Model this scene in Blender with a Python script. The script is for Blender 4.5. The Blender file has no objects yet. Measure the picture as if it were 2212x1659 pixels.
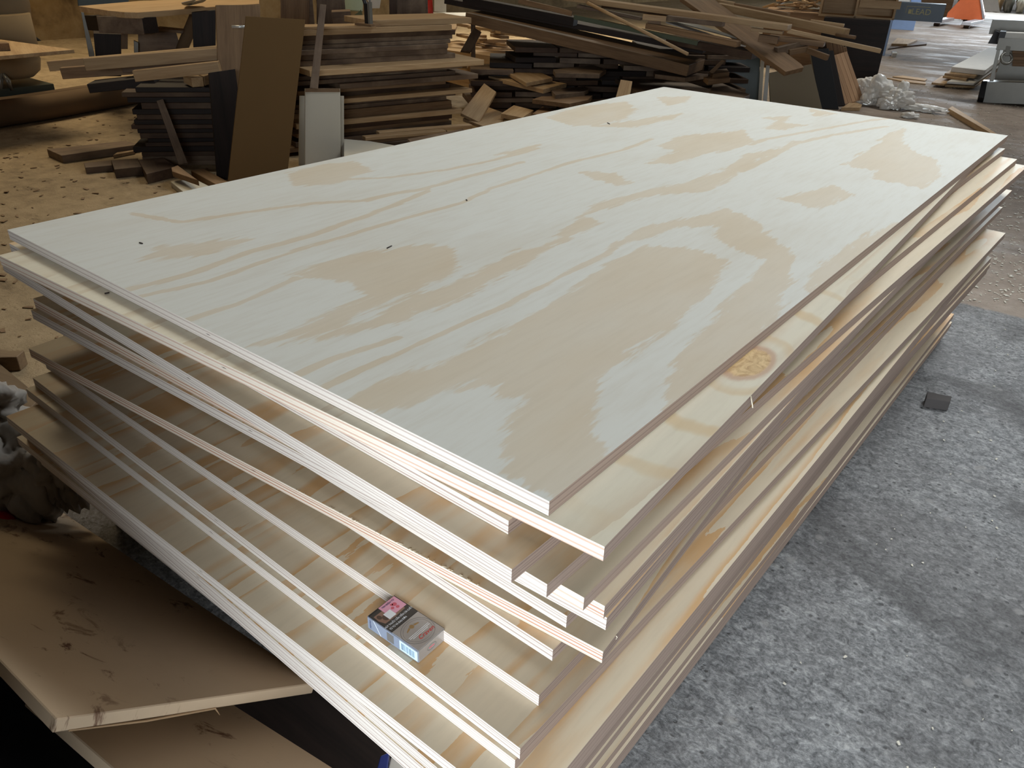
import bpy, bmesh, math, random
import numpy as np
from mathutils import Vector, Matrix, noise

random.seed(7)
# ------------------------------------------------------------------ camera
FH = 0.7215                                  # height of the big plywood stack
IW, IH, FPX = 2212.0, 1659.0, 1701.35
RC = ((0.78221046, 0.622295, 0.02992865),
      (0.32548465, -0.36722117, -0.87132563),
      (-0.53123115, 0.69130134, -0.48979172))   # rows: right, down, forward
CAM = Vector((1.56884933, -0.5215548, 0.48418585 + FH))
RIGHT, DOWN, FWD = (Vector(r) for r in RC)
cd = bpy.data.cameras.new('camera')
cam = bpy.data.objects.new('camera', cd)
bpy.context.scene.collection.objects.link(cam)
cd.sensor_fit = 'HORIZONTAL'
cd.sensor_width = 36.0
cd.lens = FPX / IW * 36.0
cd.clip_start, cd.clip_end = 0.02, 200
cam.matrix_world = Matrix(((RIGHT.x, -DOWN.x, -FWD.x, CAM.x),
                           (RIGHT.y, -DOWN.y, -FWD.y, CAM.y),
                           (RIGHT.z, -DOWN.z, -FWD.z, CAM.z), (0, 0, 0, 1)))
sc = bpy.context.scene
sc.camera = cam
# ------------------------------------------------------------------ light
sc.view_settings.view_transform = 'Standard'
sc.view_settings.look = 'None'
sc.view_settings.exposure = 0.0
sc.view_settings.gamma = 1.0
sc.view_settings.use_curve_mapping = False
w = bpy.data.worlds.new('world'); sc.world = w
w.use_nodes = True
w.node_tree.nodes['Background'].inputs[0].default_value = (0.86, 0.93, 1.0, 1)
w.node_tree.nodes['Background'].inputs[1].default_value = 1.2


def area(name, loc, target, sx, sy, power, color):
    ld = bpy.data.lights.new(name, 'AREA')
    ld.shape = 'RECTANGLE'; ld.size = sx; ld.size_y = sy
    ld.energy = power; ld.color = color
    o = bpy.data.objects.new(name, ld)
    sc.collection.objects.link(o)
    o.location = loc
    o.rotation_euler = (Vector(target) - Vector(loc)).to_track_quat('-Z', 'Y').to_euler()
    return o


area('doorway_daylight', (2.75, -2.95, 1.12), (1.1, 0.0, 0.55), 2.4, 1.6, 218, (0.84, 0.92, 1.0))
area('roof_light_over_aisle', (1.5, 4.6, 5.8), (0.7, 1.25, 0.7), 4.0, 3.0, 112, (0.93, 0.975, 1.0)).data.spread = 1.15
area('fill_mid_aisle', (2.2, 8.8, 5.8), (0.9, 7.6, 0.0), 3.0, 2.5, 80, (0.95, 0.98, 1.0)).data.spread = 1.6  # added fill lamp, brightens the right aisle floor and pile
area('fill_far_aisle', (-0.6, 15.5, 5.8), (-1.6, 16.8, 0.0), 3.0, 3.0, 150, (0.95, 0.98, 1.0)).data.spread = 1.6  # added fill lamp for the pallet jack
area('far_door_daylight', (-1.5, 24.6, 2.0), (-0.8, 8.0, 0.0), 5.0, 3.4, 560, (0.78, 0.90, 1.0))
area('roof_light_behind_boards', (-5.2, 10.2, 5.4), (-4.9, 9.2, 0.8), 2.2, 2.0, 190, (1.0, 0.90, 0.72)).data.spread = 1.6
area('roof_light_left_bay', (-6.6, 3.0, 5.6), (-6.0, 2.2, 0), 3.0, 3.0, 120, (1.0, 0.82, 0.54)).data.spread = 2.0

# ------------------------------------------------------------------ helpers
COL = sc.collection


def ray(u, v):
    return RIGHT * ((u - IW / 2) / FPX) + DOWN * ((v - IH / 2) / FPX) + FWD


def pt(u, v, d):
    """point of the place seen at (u,v) that stands d metres away over the floor"""
    r = ray(u, v)
    return CAM + r * (d / math.hypot(r.x, r.y))


def fl(u, v, z=0.0):
    r = ray(u, v)
    return CAM + r * ((z - CAM.z) / r.z)


def tag(o, label=None, cat=None, group=None, kind=None):
    if label: o['label'] = label
    if cat: o['category'] = cat
    if group: o['group'] = group
    if kind: o['kind'] = kind
    return o


def link(name, me, mat=None, parent=None):
    o = bpy.data.objects.new(name, me)
    COL.objects.link(o)
    if mat is not None and me is not None:
        for m in (mat if isinstance(mat, (list, tuple)) else [mat]):
            me.materials.append(m)
    if parent is not None:
        o.parent = parent
    return o


def empty(name, loc, rz=0.0):
    o = bpy.data.objects.new(name, None)
    COL.objects.link(o)
    o.location = loc; o.rotation_euler = (0, 0, rz)
    o.empty_display_size = 0.05
    return o


def mesh(name, verts, faces):
    me = bpy.data.meshes.new(name)
    me.from_pydata([tuple(v) for v in verts], [], faces)
    me.update()
    return me


def box_data(x0, x1, y0, y1, z0, z1):
    v = [(x0, y0, z0), (x1, y0, z0), (x1, y1, z0), (x0, y1, z0),
         (x0, y0, z1), (x1, y0, z1), (x1, y1, z1), (x0, y1, z1)]
    f = [(3, 2, 1, 0), (4, 5, 6, 7), (0, 1, 5, 4), (1, 2, 6, 5), (2, 3, 7, 6), (3, 0, 4, 7)]
    return v, f


def bevel(me, w, seg=1):
    bm = bmesh.new(); bm.from_mesh(me)
    bmesh.ops.bevel(bm, geom=list(bm.edges), offset=w, segments=seg, affect='EDGES')
    bm.to_mesh(me); bm.free()


def box(name, x0, x1, y0, y1, z0, z1, mat, parent=None, bev=0.0):
    me = mesh(name, *box_data(x0, x1, y0, y1, z0, z1))
    if bev: bevel(me, bev)
    return link(name, me, mat, parent)


def frame(o, origin, X, Y, Z):
    o.matrix_world = Matrix(((X.x, Y.x, Z.x, origin.x), (X.y, Y.y, Z.y, origin.y),
                             (X.z, Y.z, Z.z, origin.z), (0, 0, 0, 1)))


def board(name, label, cat, A, B, wd, t, mat, group=None, bow=0.0, parent=None, bev=0.002):
    """straight timber whose near top edge runs from A to B; wd = width away from the viewer, t = thickness"""
    e = (B - A); L = e.length; e.normalize()
    back = Vector((-e.y, e.x, 0)).normalized()
    mid = (A + B) / 2 - CAM
    if back.x * mid.x + back.y * mid.y < 0:
        back = -back
    if e.cross(back).z < 0:                   # keep a right handed frame with Z up
        A, B = B, A; e = -e
    Z = e.cross(back).normalized(); back = Z.cross(e).normalized()
    v, f = box_data(0, L, 0, wd, -t, 0)
    me = mesh(name, v, f)
    if bev and t > 4 * bev: bevel(me, bev)
    o = link(name, me, mat)
    frame(o, A, e, back, Z)
    if parent is not None:
        o.parent = parent; o.matrix_parent_inverse = parent.matrix_basis.inverted()
    else:
        tag(o, label, cat, group)
    return o


def poly(name, label, cat, pts, t, mat, group=None, parent=None, bev=0.0015, grain=None):
    """flat panel: outline pts lie on its face turned to the viewer, thickness t goes away from the viewer"""
    n = Vector((0, 0, 0)); c = sum(pts, Vector((0, 0, 0))) / len(pts)
    for i, p in enumerate(pts):
        q = pts[(i + 1) % len(pts)]
        n += (p - c).cross(q - c)
    n.normalize()
    if n.dot(CAM - c) < 0: n = -n
    if grain is None:
        k = max(range(len(pts)), key=lambda i: (pts[(i + 1) % len(pts)] - pts[i]).length)
        X = pts[(k + 1) % len(pts)] - pts[k]
    else:
        X = pts[grain[1]] - pts[grain[0]]
    X = (X - n * X.dot(n)).normalized(); Y = n.cross(X)
    loc = [((p - c).dot(X), (p - c).dot(Y)) for p in pts]
    ar = sum(loc[i][0] * loc[(i + 1) % len(loc)][1] - loc[(i + 1) % len(loc)][0] * loc[i][1] for i in range(len(loc)))
    if ar < 0: loc.reverse()
    m = len(loc)
    v = [(a, b, 0) for a, b in loc] + [(a, b, -t) for a, b in loc]
    f = [tuple(range(m)), tuple(range(2 * m - 1, m - 1, -1))]
    for i in range(m):
        j = (i + 1) % m
        f.append((i, i + m, j + m, j))
    me = mesh(name, v, f)
    if bev and t > 4 * bev: bevel(me, bev)
    o = link(name, me, mat)
    frame(o, c, X, Y, n)
    if parent is not None:
        o.parent = parent; o.matrix_parent_inverse = parent.matrix_basis.inverted()
    else:
        tag(o, label, cat, group)
    return o


def prism(name, label, cat, z, uv, t, mat, group=None, **k):
    return poly(name, label, cat, [fl(u, v, z) for u, v in uv], t, mat, group, **k)


def tube_mesh(name, pts, r, n=10, cap=True):
    rs = r if isinstance(r, (list, tuple)) else [r] * len(pts)
    vs, fs = [], []
    up = Vector((0, 0, 1))
    for i, p in enumerate(pts):
        d = (pts[min(i + 1, len(pts) - 1)] - pts[max(i - 1, 0)]).normalized()
        a = d.cross(up)
        if a.length < 1e-3: a = d.cross(Vector((1, 0, 0)))
        a.normalize(); b = a.cross(d)
        for k in range(n):
            q = 2 * math.pi * k / n
            vs.append(p + a * (math.cos(q) * rs[i]) + b * (math.sin(q) * rs[i]))
    for i in range(len(pts) - 1):
        for k in range(n):
            fs.append((i * n + k, i * n + (k + 1) % n, (i + 1) * n + (k + 1) % n, (i + 1) * n + k))
    if cap:
        fs.append(tuple(range(n - 1, -1, -1)))
        fs.append(tuple(range((len(pts) - 1) * n, len(pts) * n)))
    me = mesh(name, vs, fs)
    for p in me.polygons: p.use_smooth = len(p.vertices) == 4
    return me


def smooth_path(pts, k=6):
    out = []
    for i in range(len(pts) - 1):
        p0, p1, p2, p3 = pts[max(i - 1, 0)], pts[i], pts[i + 1], pts[min(i + 2, len(pts) - 1)]
        for s in range(k):
            t = s / k
            out.append(0.5 * ((2 * p1) + (p2 - p0) * t + (2 * p0 - 5 * p1 + 4 * p2 - p3) * t * t + (3 * p1 - p0 - 3 * p2 + p3) * t ** 3))
    out.append(pts[-1])
    return out


def lathe_mesh(name, prof, n=24):
    vs, fs = [], []
    for r, z in prof:
        for k in range(n):
            a = 2 * math.pi * k / n
            vs.append((r * math.cos(a), r * math.sin(a), z))
    for i in range(len(prof) - 1):
        for k in range(n):
            fs.append((i * n + k, i * n + (k + 1) % n, (i + 1) * n + (k + 1) % n, (i + 1) * n + k))
    fs.append(tuple(range(n - 1, -1, -1))); fs.append(tuple(range((len(prof) - 1) * n, len(prof) * n)))
    me = mesh(name, vs, fs)
    for p in me.polygons: p.use_smooth = len(p.vertices) == 4
    return me


# ------------------------------------------------------------------ materials
class N:
    """small helper round a node tree"""
    def __init__(self, name):
        self.m = bpy.data.materials.new(name); self.m.use_nodes = True
        self.t = self.m.node_tree; self.b = self.t.nodes['Principled BSDF']

    def n(self, typ, **kw):
        nd = self.t.nodes.new(typ)
        for k, v in kw.items():
            if k.startswith('i_'):
                nd.inputs[int(k[2:]) if k[2:].isdigit() else k[2:].replace('_', ' ')].default_value = v
            else: setattr(nd, k, v)
        return nd

    def l(self, a, b): self.t.links.new(a, b)

    def math(self, op, a, b=None, c=None, clamp=False):
        nd = self.t.nodes.new('ShaderNodeMath'); nd.operation = op; nd.use_clamp = clamp
        for i, x in enumerate((a, b, c)):
            if x is None: continue
            if isinstance(x, (int, float)): nd.inputs[i].default_value = x
            else: self.l(x, nd.inputs[i])
        return nd.outputs[0]

    def mapping(self, src, scale, loc=(0, 0, 0), rot=(0, 0, 0)):
        nd = self.n('ShaderNodeMapping')
        nd.inputs['Scale'].default_value = scale; nd.inputs['Location'].default_value = loc
        nd.inputs['Rotation'].default_value = rot
        self.l(src, nd.inputs['Vector']); return nd.outputs[0]

    def noise(self, vec, scale, detail=3, rough=0.5, dist=0.0, dim='3D', w=None):
        nd = self.n('ShaderNodeTexNoise'); nd.noise_dimensions = dim
        nd.inputs['Scale'].default_value = scale; nd.inputs['Detail'].default_value = detail
        nd.inputs['Roughness'].default_value = rough; nd.inputs['Distortion'].default_value = dist
        self.l(vec, nd.inputs['Vector'])
        if w is not None: self.l(w, nd.inputs['W'])
        return nd.outputs[0]

    def ramp(self, fac, stops, interp='LINEAR'):
        nd = self.n('ShaderNodeValToRGB'); cr = nd.color_ramp; cr.interpolation = interp
        while len(cr.elements) < len(stops): cr.elements.new(0.5)
        for e, (p, c) in zip(cr.elements, stops):
            e.position = p; e.color = (*c, 1) if len(c) == 3 else c
        self.l(fac, nd.inputs[0]); return nd.outputs[0]

    def mix(self, fac, a, b, mode='MIX'):
        nd = self.n('ShaderNodeMix', data_type='RGBA', blend_type=mode)
        for x, s in ((fac, nd.inputs[0]), (a, nd.inputs[6]), (b, nd.inputs[7])):
            if isinstance(x, (int, float)): s.default_value = x
            elif isinstance(x, tuple): s.default_value = (*x, 1) if len(x) == 3 else x
            else: self.l(x, s)
        return nd.outputs[2]

    def sstep(self, x, lo, hi):
        nd = self.n('ShaderNodeMapRange', interpolation_type='SMOOTHSTEP')
        nd.inputs[1].default_value = lo; nd.inputs[2].default_value = hi
        self.l(x, nd.inputs[0]); return nd.outputs[0]

    def bump(self, h, strength, dist=0.01):
        nd = self.n('ShaderNodeBump'); nd.inputs['Strength'].default_value = strength
        nd.inputs['Distance'].default_value = dist
        self.l(h, nd.inputs['Height']); self.l(nd.outputs[0], self.b.inputs['Normal'])

    def obj(self): return self.n('ShaderNodeTexCoord').outputs['Object']

    def rnd(self): return self.n('ShaderNodeObjectInfo').outputs['Random']

    def out(self, color, rough=0.6, spec=0.4):
        if isinstance(color, tuple): self.b.inputs['Base Color'].default_value = (*color, 1)
        else: self.l(color, self.b.inputs['Base Color'])
        if isinstance(rough, (int, float)): self.b.inputs['Roughness'].default_value = rough
        else: self.l(rough, self.b.inputs['Roughness'])
        self.b.inputs['Specular IOR Level'].default_value = spec
        return self.m


def lin(r, g, b):
    f = lambda c: (c / 255 / 12.92) if c / 255 <= 0.04045 else ((c / 255 + 0.055) / 1.055) ** 2.4
    return (f(r), f(g), f(b))


def plain(name, col, rough=0.6, spec=0.4, metal=0.0, var=0.12, scale=12):
    k = N(name); o = k.obj()
    nz = k.noise(o, scale, 4, 0.6)
    c = k.mix(nz, tuple(x * (1 - var) for x in col), tuple(min(1, x * (1 + var)) for x in col))
    k.b.inputs['Metallic'].default_value = metal
    return k.out(c, rough, spec)


def wood(name, light, dark, rough=0.6, spec=0.3, sx=1.6, sy=22, contrast=1.0, dusty=None, var=0.18):
    """sawn timber, grain along local X, each piece shifted and toned on its own"""
    k = N(name); o = k.obj(); r = k.rnd()
    sh = k.n('ShaderNodeCombineXYZ'); k.l(k.math('MULTIPLY', r, 37.0), sh.inputs[0]); k.l(k.math('MULTIPLY', r, 11.0), sh.inputs[1])
    va = k.n('ShaderNodeVectorMath', operation='ADD'); k.l(o, va.inputs[0]); k.l(sh.outputs[0], va.inputs[1])
    p = va.outputs[0]
    g = k.noise(k.mapping(p, (sx, sy, sy)), 1.0, 5, 0.62, 0.6)
    f = k.noise(k.mapping(p, (sx * 5, sy * 7, sy * 7)), 1.0, 3, 0.6)
    mixv = k.math('ADD', k.math('MULTIPLY', g, 0.75 * contrast), k.math('MULTIPLY', f, 0.35))
    c = k.mix(k.sstep(mixv, 0.3, 0.85), light, dark)
    tone = k.math('ADD', 1 - var, k.math('MULTIPLY', k.math('FRACT', k.math('MULTIPLY', r, 7.31)), 2 * var))
    hs = k.n('ShaderNodeHueSaturation'); k.l(c, hs.inputs['Color']); k.l(tone, hs.inputs['Value'])
    c = hs.outputs[0]
    if dusty:
        c = k.mix(k.sstep(k.noise(p, 4.0, 4, 0.6), 0.4, 0.75), c, dusty)
    k.bump(f, 0.15, 0.002)
    return k.out(c, rough, spec)


PALE, TAN = lin(208, 207, 198), lin(200, 184, 158)


def ply_face(name, attr=False, knot=None, pale=PALE, tan=TAN, rough=0.38):
    """rotary cut pine veneer: pale earlywood, tan latewood flames with a ragged edge, grain along local Y"""
    k = N(name); o = k.obj(); r = k.rnd()
    sh = k.n('ShaderNodeCombineXYZ')
    k.l(k.math('MULTIPLY', r, 17.0), sh.inputs[0]); k.l(k.math('MULTIPLY', r, 29.0), sh.inputs[1])
    va = k.n('ShaderNodeVectorMath', operation='ADD'); k.l(o, va.inputs[0]); k.l(sh.outputs[0], va.inputs[1])
    p = va.outputs[0]
    fine = k.noise(k.mapping(p, (95, 9, 9)), 1.0, 3, 0.65)
    rag = k.noise(k.mapping(p, (52, 9, 5)), 1.0, 4, 0.65)
    cloud = k.noise(k.mapping(p, (7, 2.2, 2)), 1.0, 4, 0.6)
    if attr:
        at = k.n('ShaderNodeAttribute', attribute_name='ring_figure').outputs['Fac']
        v = k.math('ADD', at, k.math('ADD', k.math('MULTIPLY', k.math('SUBTRACT', rag, 0.5), 0.75), k.math('MULTIPLY', k.math('SUBTRACT', fine, 0.5), 0.5)))
        fac = k.math('MULTIPLY', k.sstep(v, 0.40, 0.52), k.math('ADD', 0.35, k.math('MULTIPLY', cloud, 0.75)), clamp=True)
    else:
        big = k.noise(k.mapping(p, (8.0, 0.55, 1)), 1.0, 2, 0.5, 0.7)
        v = k.math('ADD', k.math('MULTIPLY', big, 6.5), k.math('MULTIPLY', k.math('SUBTRACT', rag, 0.5), 0.42))
        fr = k.math('FRACT', v)
        nd = k.n('ShaderNodeMapRange', interpolation_type='SMOOTHSTEP')
        nd.inputs[1].default_value = 0.45; nd.inputs[2].default_value = 0.95
        k.l(fr, nd.inputs[0])
        fac = k.math('MULTIPLY', nd.outputs[0], k.sstep(cloud, 0.25, 0.6), clamp=True)
    c = k.mix(fac, pale, tan)
    c = k.mix(k.math('MULTIPLY', k.sstep(fine, 0.4, 0.75), 0.20), c, lin(182, 170, 148))
    c = k.mix(k.math('MULTIPLY', k.sstep(cloud, 0.45, 0.75), 0.22), c, lin(186, 172, 148))
    if knot:
        sv = k.n('ShaderNodeVectorMath', operation='SUBTRACT'); k.l(o, sv.inputs[0]); sv.inputs[1].default_value = (knot[0], knot[1], 0)
        q = k.mapping(sv.outputs[0], (1 / knot[2], 1 / knot[3], 0.0))
        ln = k.n('ShaderNodeVectorMath', operation='LENGTH'); k.l(q, ln.inputs[0])
        dd = k.math('ADD', ln.outputs['Value'], k.math('MULTIPLY', k.math('SUBTRACT', rag, 0.5), 0.35))
        core = k.ramp(k.noise(k.mapping(o, (70, 40, 1)), 1.0, 4, 0.7, 1.0), [(0.3, lin(168, 128, 78)), (0.6, lin(214, 184, 132))])
        c = k.mix(k.math('SUBTRACT', 1.0, k.sstep(dd, 0.8, 1.0)), c, core)
        ring = k.math('MULTIPLY', k.math('SUBTRACT', 1.0, k.sstep(dd, 1.0, 1.25)), k.sstep(dd, 0.75, 0.98))
        c = k.mix(k.math('MULTIPLY', ring, 0.55), c, lin(170, 108, 60))
        sw = k.math('SINE', k.math('ADD', k.math('MULTIPLY', ln.outputs['Value'], 3.1), k.math('MULTIPLY', cloud, 5.0)))
        swm = k.math('MULTIPLY', k.math('MULTIPLY', k.sstep(sw, 0.55, 1.0), k.sstep(ln.outputs['Value'], 1.2, 2.0)),
                     k.math('SUBTRACT', 1.0, k.sstep(ln.outputs['Value'], 4.0, 9.0)))
        c = k.mix(k.math('MULTIPLY', swm, 0.5), c, lin(196, 160, 96))
    k.bump(fine, 0.04, 0.001)
    return k.out(c, rough, 0.28 if attr else 0.45)


def ply_edge(name, plies=4.5, a=lin(226, 217, 206), b=lin(150, 122, 110), mixv=1.0):
    """sawn plywood edge: pale and brownish plies in turn; local Z runs 0 (top) to -0.018"""
    k = N(name); o = k.obj(); r = k.rnd()
    sp = k.n('ShaderNodeSeparateXYZ'); k.l(o, sp.inputs[0])
    wob = k.math('MULTIPLY', k.math('SUBTRACT', k.noise(k.mapping(o, (6, 6, 40)), 1.0, 3), 0.5), 0.0016)
    z = k.math('ADD', sp.outputs[2], wob)
    fq = plies * 2 * math.pi / 0.0182
    band = k.math('ADD', k.math('SINE', k.math('MULTIPLY', z, fq)),
                  k.math('MULTIPLY', k.math('SINE', k.math('ADD', k.math('MULTIPLY', z, fq * 0.57), k.math('MULTIPLY', r, 40.0))), 0.8))
    st = k.math('MULTIPLY', k.sstep(band, 0.0, 0.9), k.math('ADD', 0.55, k.math('MULTIPLY', k.noise(k.mapping(o, (3, 3, 260)), 1.0, 2), 0.8)))
    rag = k.noise(k.mapping(o, (160, 160, 900)), 1.0, 3, 0.7)
    amt = k.math('MULTIPLY', k.math('ADD', 0.3, k.math('MULTIPLY', k.math('FRACT', k.math('MULTIPLY', r, 5.7)), 0.55)), st)
    c = k.mix(k.math('MULTIPLY', amt, mixv), a, b)
    c = k.mix(k.math('MULTIPLY', k.sstep(rag, 0.5, 0.85), 0.35), c, lin(150, 128, 112))
    pit = k.noise(k.mapping(o, (35, 35, 380)), 1.0, 2, 0.5)
    c = k.mix(k.sstep(pit, 0.735, 0.76), c, lin(60, 40, 30))
    k.bump(rag, 0.35, 0.001)
    return k.out(c, 0.75, 0.2)


M = {}
M['face'] = ply_face('plywood_veneer', pale=lin(216, 202, 176), tan=lin(206, 164, 112))
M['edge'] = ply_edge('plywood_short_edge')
M['edge_long'] = ply_edge('plywood_long_edge', a=lin(158, 138, 124), b=lin(112, 92, 82), mixv=1.0)  # darker copy of the edge colours, with the right side's shade put in
M['edge_red'] = ply_edge('plywood_striped_edge', plies=4.0, a=lin(236, 224, 206), b=lin(198, 150, 126), mixv=1.7)
M['light'] = wood('light_timber', lin(188, 160, 122), lin(148, 116, 80))
M['mid'] = wood('brown_timber', lin(142, 114, 84), lin(98, 74, 52))
M['greyb'] = wood('grey_brown_timber', lin(118, 98, 80), lin(78, 62, 50), dusty=lin(140, 120, 98))
M['dark'] = wood('dark_timber', lin(84, 62, 46), lin(50, 36, 27), dusty=lin(96, 78, 60))
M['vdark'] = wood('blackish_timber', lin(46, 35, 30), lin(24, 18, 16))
M['mdf'] = plain('mustard_fibreboard', lin(96, 72, 40), 0.7, 0.2, scale=3, var=0.08)
M['white'] = plain('white_laminate', lin(196, 190, 174), 0.5, 0.4, scale=5, var=0.05)
M['cream'] = plain('cream_laminate', lin(186, 176, 150), 0.5, 0.4, scale=5, var=0.05)
M['greybeige'] = plain('grey_beige_panel', lin(132, 120, 98), 0.5, 0.4, scale=3, var=0.06)
M['green'] = plain('dark_green_panel', lin(62, 74, 70), 0.35, 0.5, scale=3)
M['palegreen'] = plain('pale_green_panel', lin(150, 165, 150), 0.5, 0.4)
M['glass'] = plain('green_glass_edge', lin(84, 92, 76), 0.15, 0.6)
M['steel'] = plain('grey_painted_steel', lin(120, 118, 110), 0.35, 0.5, metal=0.3)
M['alu'] = plain('pale_aluminium', lin(205, 205, 200), 0.3, 0.5, metal=0.5)
M['black'] = plain('black_plastic', lin(30, 30, 31), 0.45, 0.4)
M['orange'] = plain('orange_paint', lin(250, 128, 78), 0.4, 0.5)
M['red'] = plain('red_paint', lin(190, 40, 36), 0.4, 0.5)
M['blue_machine'] = plain('blue_grey_paint', lin(66, 82, 98), 0.4, 0.5)
M['sky_blue'] = plain('light_blue_paint', lin(150, 180, 226), 0.4, 0.5)
M['cloth'] = plain('dusty_filter_cloth', lin(142, 124, 98), 0.9, 0.1, scale=8)
M['hose'] = plain('dusty_brown_hose', lin(104, 84, 62), 0.8, 0.2, scale=6, var=0.2)
M['paper'] = plain('white_paper', lin(225, 222, 214), 0.7, 0.2)
M['concrete_block'] = plain('dark_stone', lin(74, 70, 68), 0.8, 0.2)
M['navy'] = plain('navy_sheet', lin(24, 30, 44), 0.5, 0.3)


def dirty_mdf():
    k = N('dirty_fibreboard'); o = k.obj()
    c = k.mix(k.noise(o, 5, 4, 0.6), lin(206, 184, 156), lin(184, 162, 134))
    s = k.noise(k.mapping(o, (9, 16, 4)), 1.0, 6, 0.72, 0.8)
    m2 = k.noise(o, 3.1, 2, 0.5)
    c = k.mix(k.math('MULTIPLY', k.sstep(s, 0.56, 0.66), k.sstep(m2, 0.42, 0.6)), c, lin(108, 78, 60))
    return k.out(c, 0.65, 0.25)


M['dirty_mdf'] = dirty_mdf()
M['mdf_edge'] = plain('fibreboard_edge', lin(168, 140, 108), 0.85, 0.1, scale=40)


def plastic(name, col, rough=0.25, tr=0.35):
    k = N(name)
    k.b.inputs['Transmission Weight'].default_value = tr
    k.b.inputs['IOR'].default_value = 1.15
    nz = k.noise(k.obj(), 14, 2, 0.5, 1.5)
    k.bump(nz, 0.6, 0.012)
    return k.out(col, rough, 0.7)


M['bag_clear'] = plastic('clear_crumpled_plastic', lin(246, 243, 236), 0.25, 0.3)
M['bag_white'] = plastic('white_plastic_bag', lin(158, 152, 144), 0.35, 0.1)
M['red_print'] = plain('red_print', lin(190, 24, 40), 0.4, 0.4)


def floor_mat():
    k = N('dusty_concrete_floor'); o = k.obj()
    sp = k.n('ShaderNodeSeparateXYZ'); k.l(o, sp.inputs[0]); X, Y = sp.outputs[0], sp.outputs[1]
    n1 = k.noise(o, 1.3, 5, 0.62); n2 = k.noise(o, 11, 6, 0.7); n3 = k.noise(o, 150, 4, 0.7)
    n4 = k.noise(k.mapping(o, (1, 1.3, 1)), 48, 6, 0.72, 0.8)
    grey = k.ramp(k.math('ADD', k.math('ADD', k.math('MULTIPLY', n2, 0.22), k.math('MULTIPLY', n3, 0.28)), k.math('MULTIPLY', n4, 0.5)),
                  [(0.38, lin(64, 65, 66)), (0.46, lin(108, 109, 110)), (0.53, lin(142, 143, 143)), (0.62, lin(184, 184, 182))])
    grey = k.mix(k.math('MULTIPLY', k.sstep(n1, 0.35, 0.7), 0.5), grey, lin(92, 88, 86))
    stain = k.noise(o, 2.2, 4, 0.6, 0.6)
    grey = k.mix(k.math('MULTIPLY', k.sstep(stain, 0.5, 0.68), 0.6), grey, lin(62, 59, 58))
    vo = k.n('ShaderNodeTexVoronoi'); vo.inputs['Scale'].default_value = 44; k.l(k.mapping(o, (1, 1.0, 1)), vo.inputs['Vector'])
    cell = vo.outputs['Distance']
    pitm = k.math('MULTIPLY', k.math('SUBTRACT', 1.0, k.sstep(cell, 0.12, 0.24)), k.sstep(n2, 0.47, 0.56))
    grey = k.mix(k.math('MULTIPLY', pitm, 0.75), grey, lin(58, 57, 57))
    vo2 = k.n('ShaderNodeTexVoronoi'); vo2.inputs['Scale'].default_value = 11; k.l(o, vo2.inputs['Vector'])
    peb = k.math('SUBTRACT', 1.0, k.sstep(k.math('ADD', vo2.outputs['Distance'], k.math('MULTIPLY', n4, 0.3)), 0.22, 0.3))
    grey = k.mix(k.math('MULTIPLY', peb, 0.5), grey, lin(158, 156, 152))
    brown = k.ramp(k.math('ADD', k.math('MULTIPLY', n2, 0.6), k.math('MULTIPLY', n1, 0.4)),
                   [(0.3, lin(110, 93, 69)), (0.5, lin(156, 135, 103)), (0.72, lin(182, 159, 125))])
    brown = k.mix(k.math('MULTIPLY', k.sstep(k.noise(k.mapping(o, (5, 9, 1)), 1.0, 5, 0.7), 0.56, 0.68), 0.5), brown, lin(84, 66, 46))
    far = k.ramp(k.math('ADD', k.math('MULTIPLY', n2, 0.5), k.math('MULTIPLY', n1, 0.5)),
                 [(0.3, lin(100, 88, 78)), (0.52, lin(140, 126, 112)), (0.75, lin(170, 156, 142))])
    yb = k.math('ADD', Y, k.math('MULTIPLY', n2, 0.05))
    right = k.mix(k.sstep(yb, 2.9, 2.93), grey, far)
    xb = k.math('ADD', k.math('ADD', X, k.math('MULTIPLY', k.math('MAXIMUM', k.math('SUBTRACT', Y, 3.0), 0.0), 0.3)), k.math('MULTIPLY', k.math('SUBTRACT', n1, 0.5), 1.2))
    c = k.mix(k.math('SUBTRACT', 1.0, k.sstep(xb, -0.9, 0.35)), right, brown)
    wet = k.math('MULTIPLY', k.sstep(k.noise(k.mapping(o, (1.2, 3.0, 1)), 1.0, 5, 0.65), 0.46, 0.6), k.sstep(Y, 2.6, 4.0))
    rough = k.math('SUBTRACT', 0.72, k.math('MULTIPLY', wet, 0.22))
    h = k.math('ADD', k.math('MULTIPLY', n2, 0.7), k.math('MULTIPLY', k.math('SUBTRACT', 1.0, pitm), 0.35))
    h = k.math('ADD', h, k.math('MULTIPLY', n4, 0.6))
    k.bump(h, 0.7, 0.012)
    return k.out(c, rough, 0.4)


def plaster():
    k = N('stained_plaster'); o = k.obj()
    n1 = k.noise(o, 1.6, 5, 0.65, 0.5); n2 = k.noise(o, 9, 4, 0.6)
    c = k.ramp(k.math('ADD', k.math('MULTIPLY', n1, 0.75), k.math('MULTIPLY', n2, 0.25)),
               [(0.32, lin(98, 78, 52)), (0.5, lin(142, 118, 82)), (0.7, lin(164, 142, 106))])
    k.bump(n2, 0.2, 0.02)
    return k.out(c, 0.85, 0.15)


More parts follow.
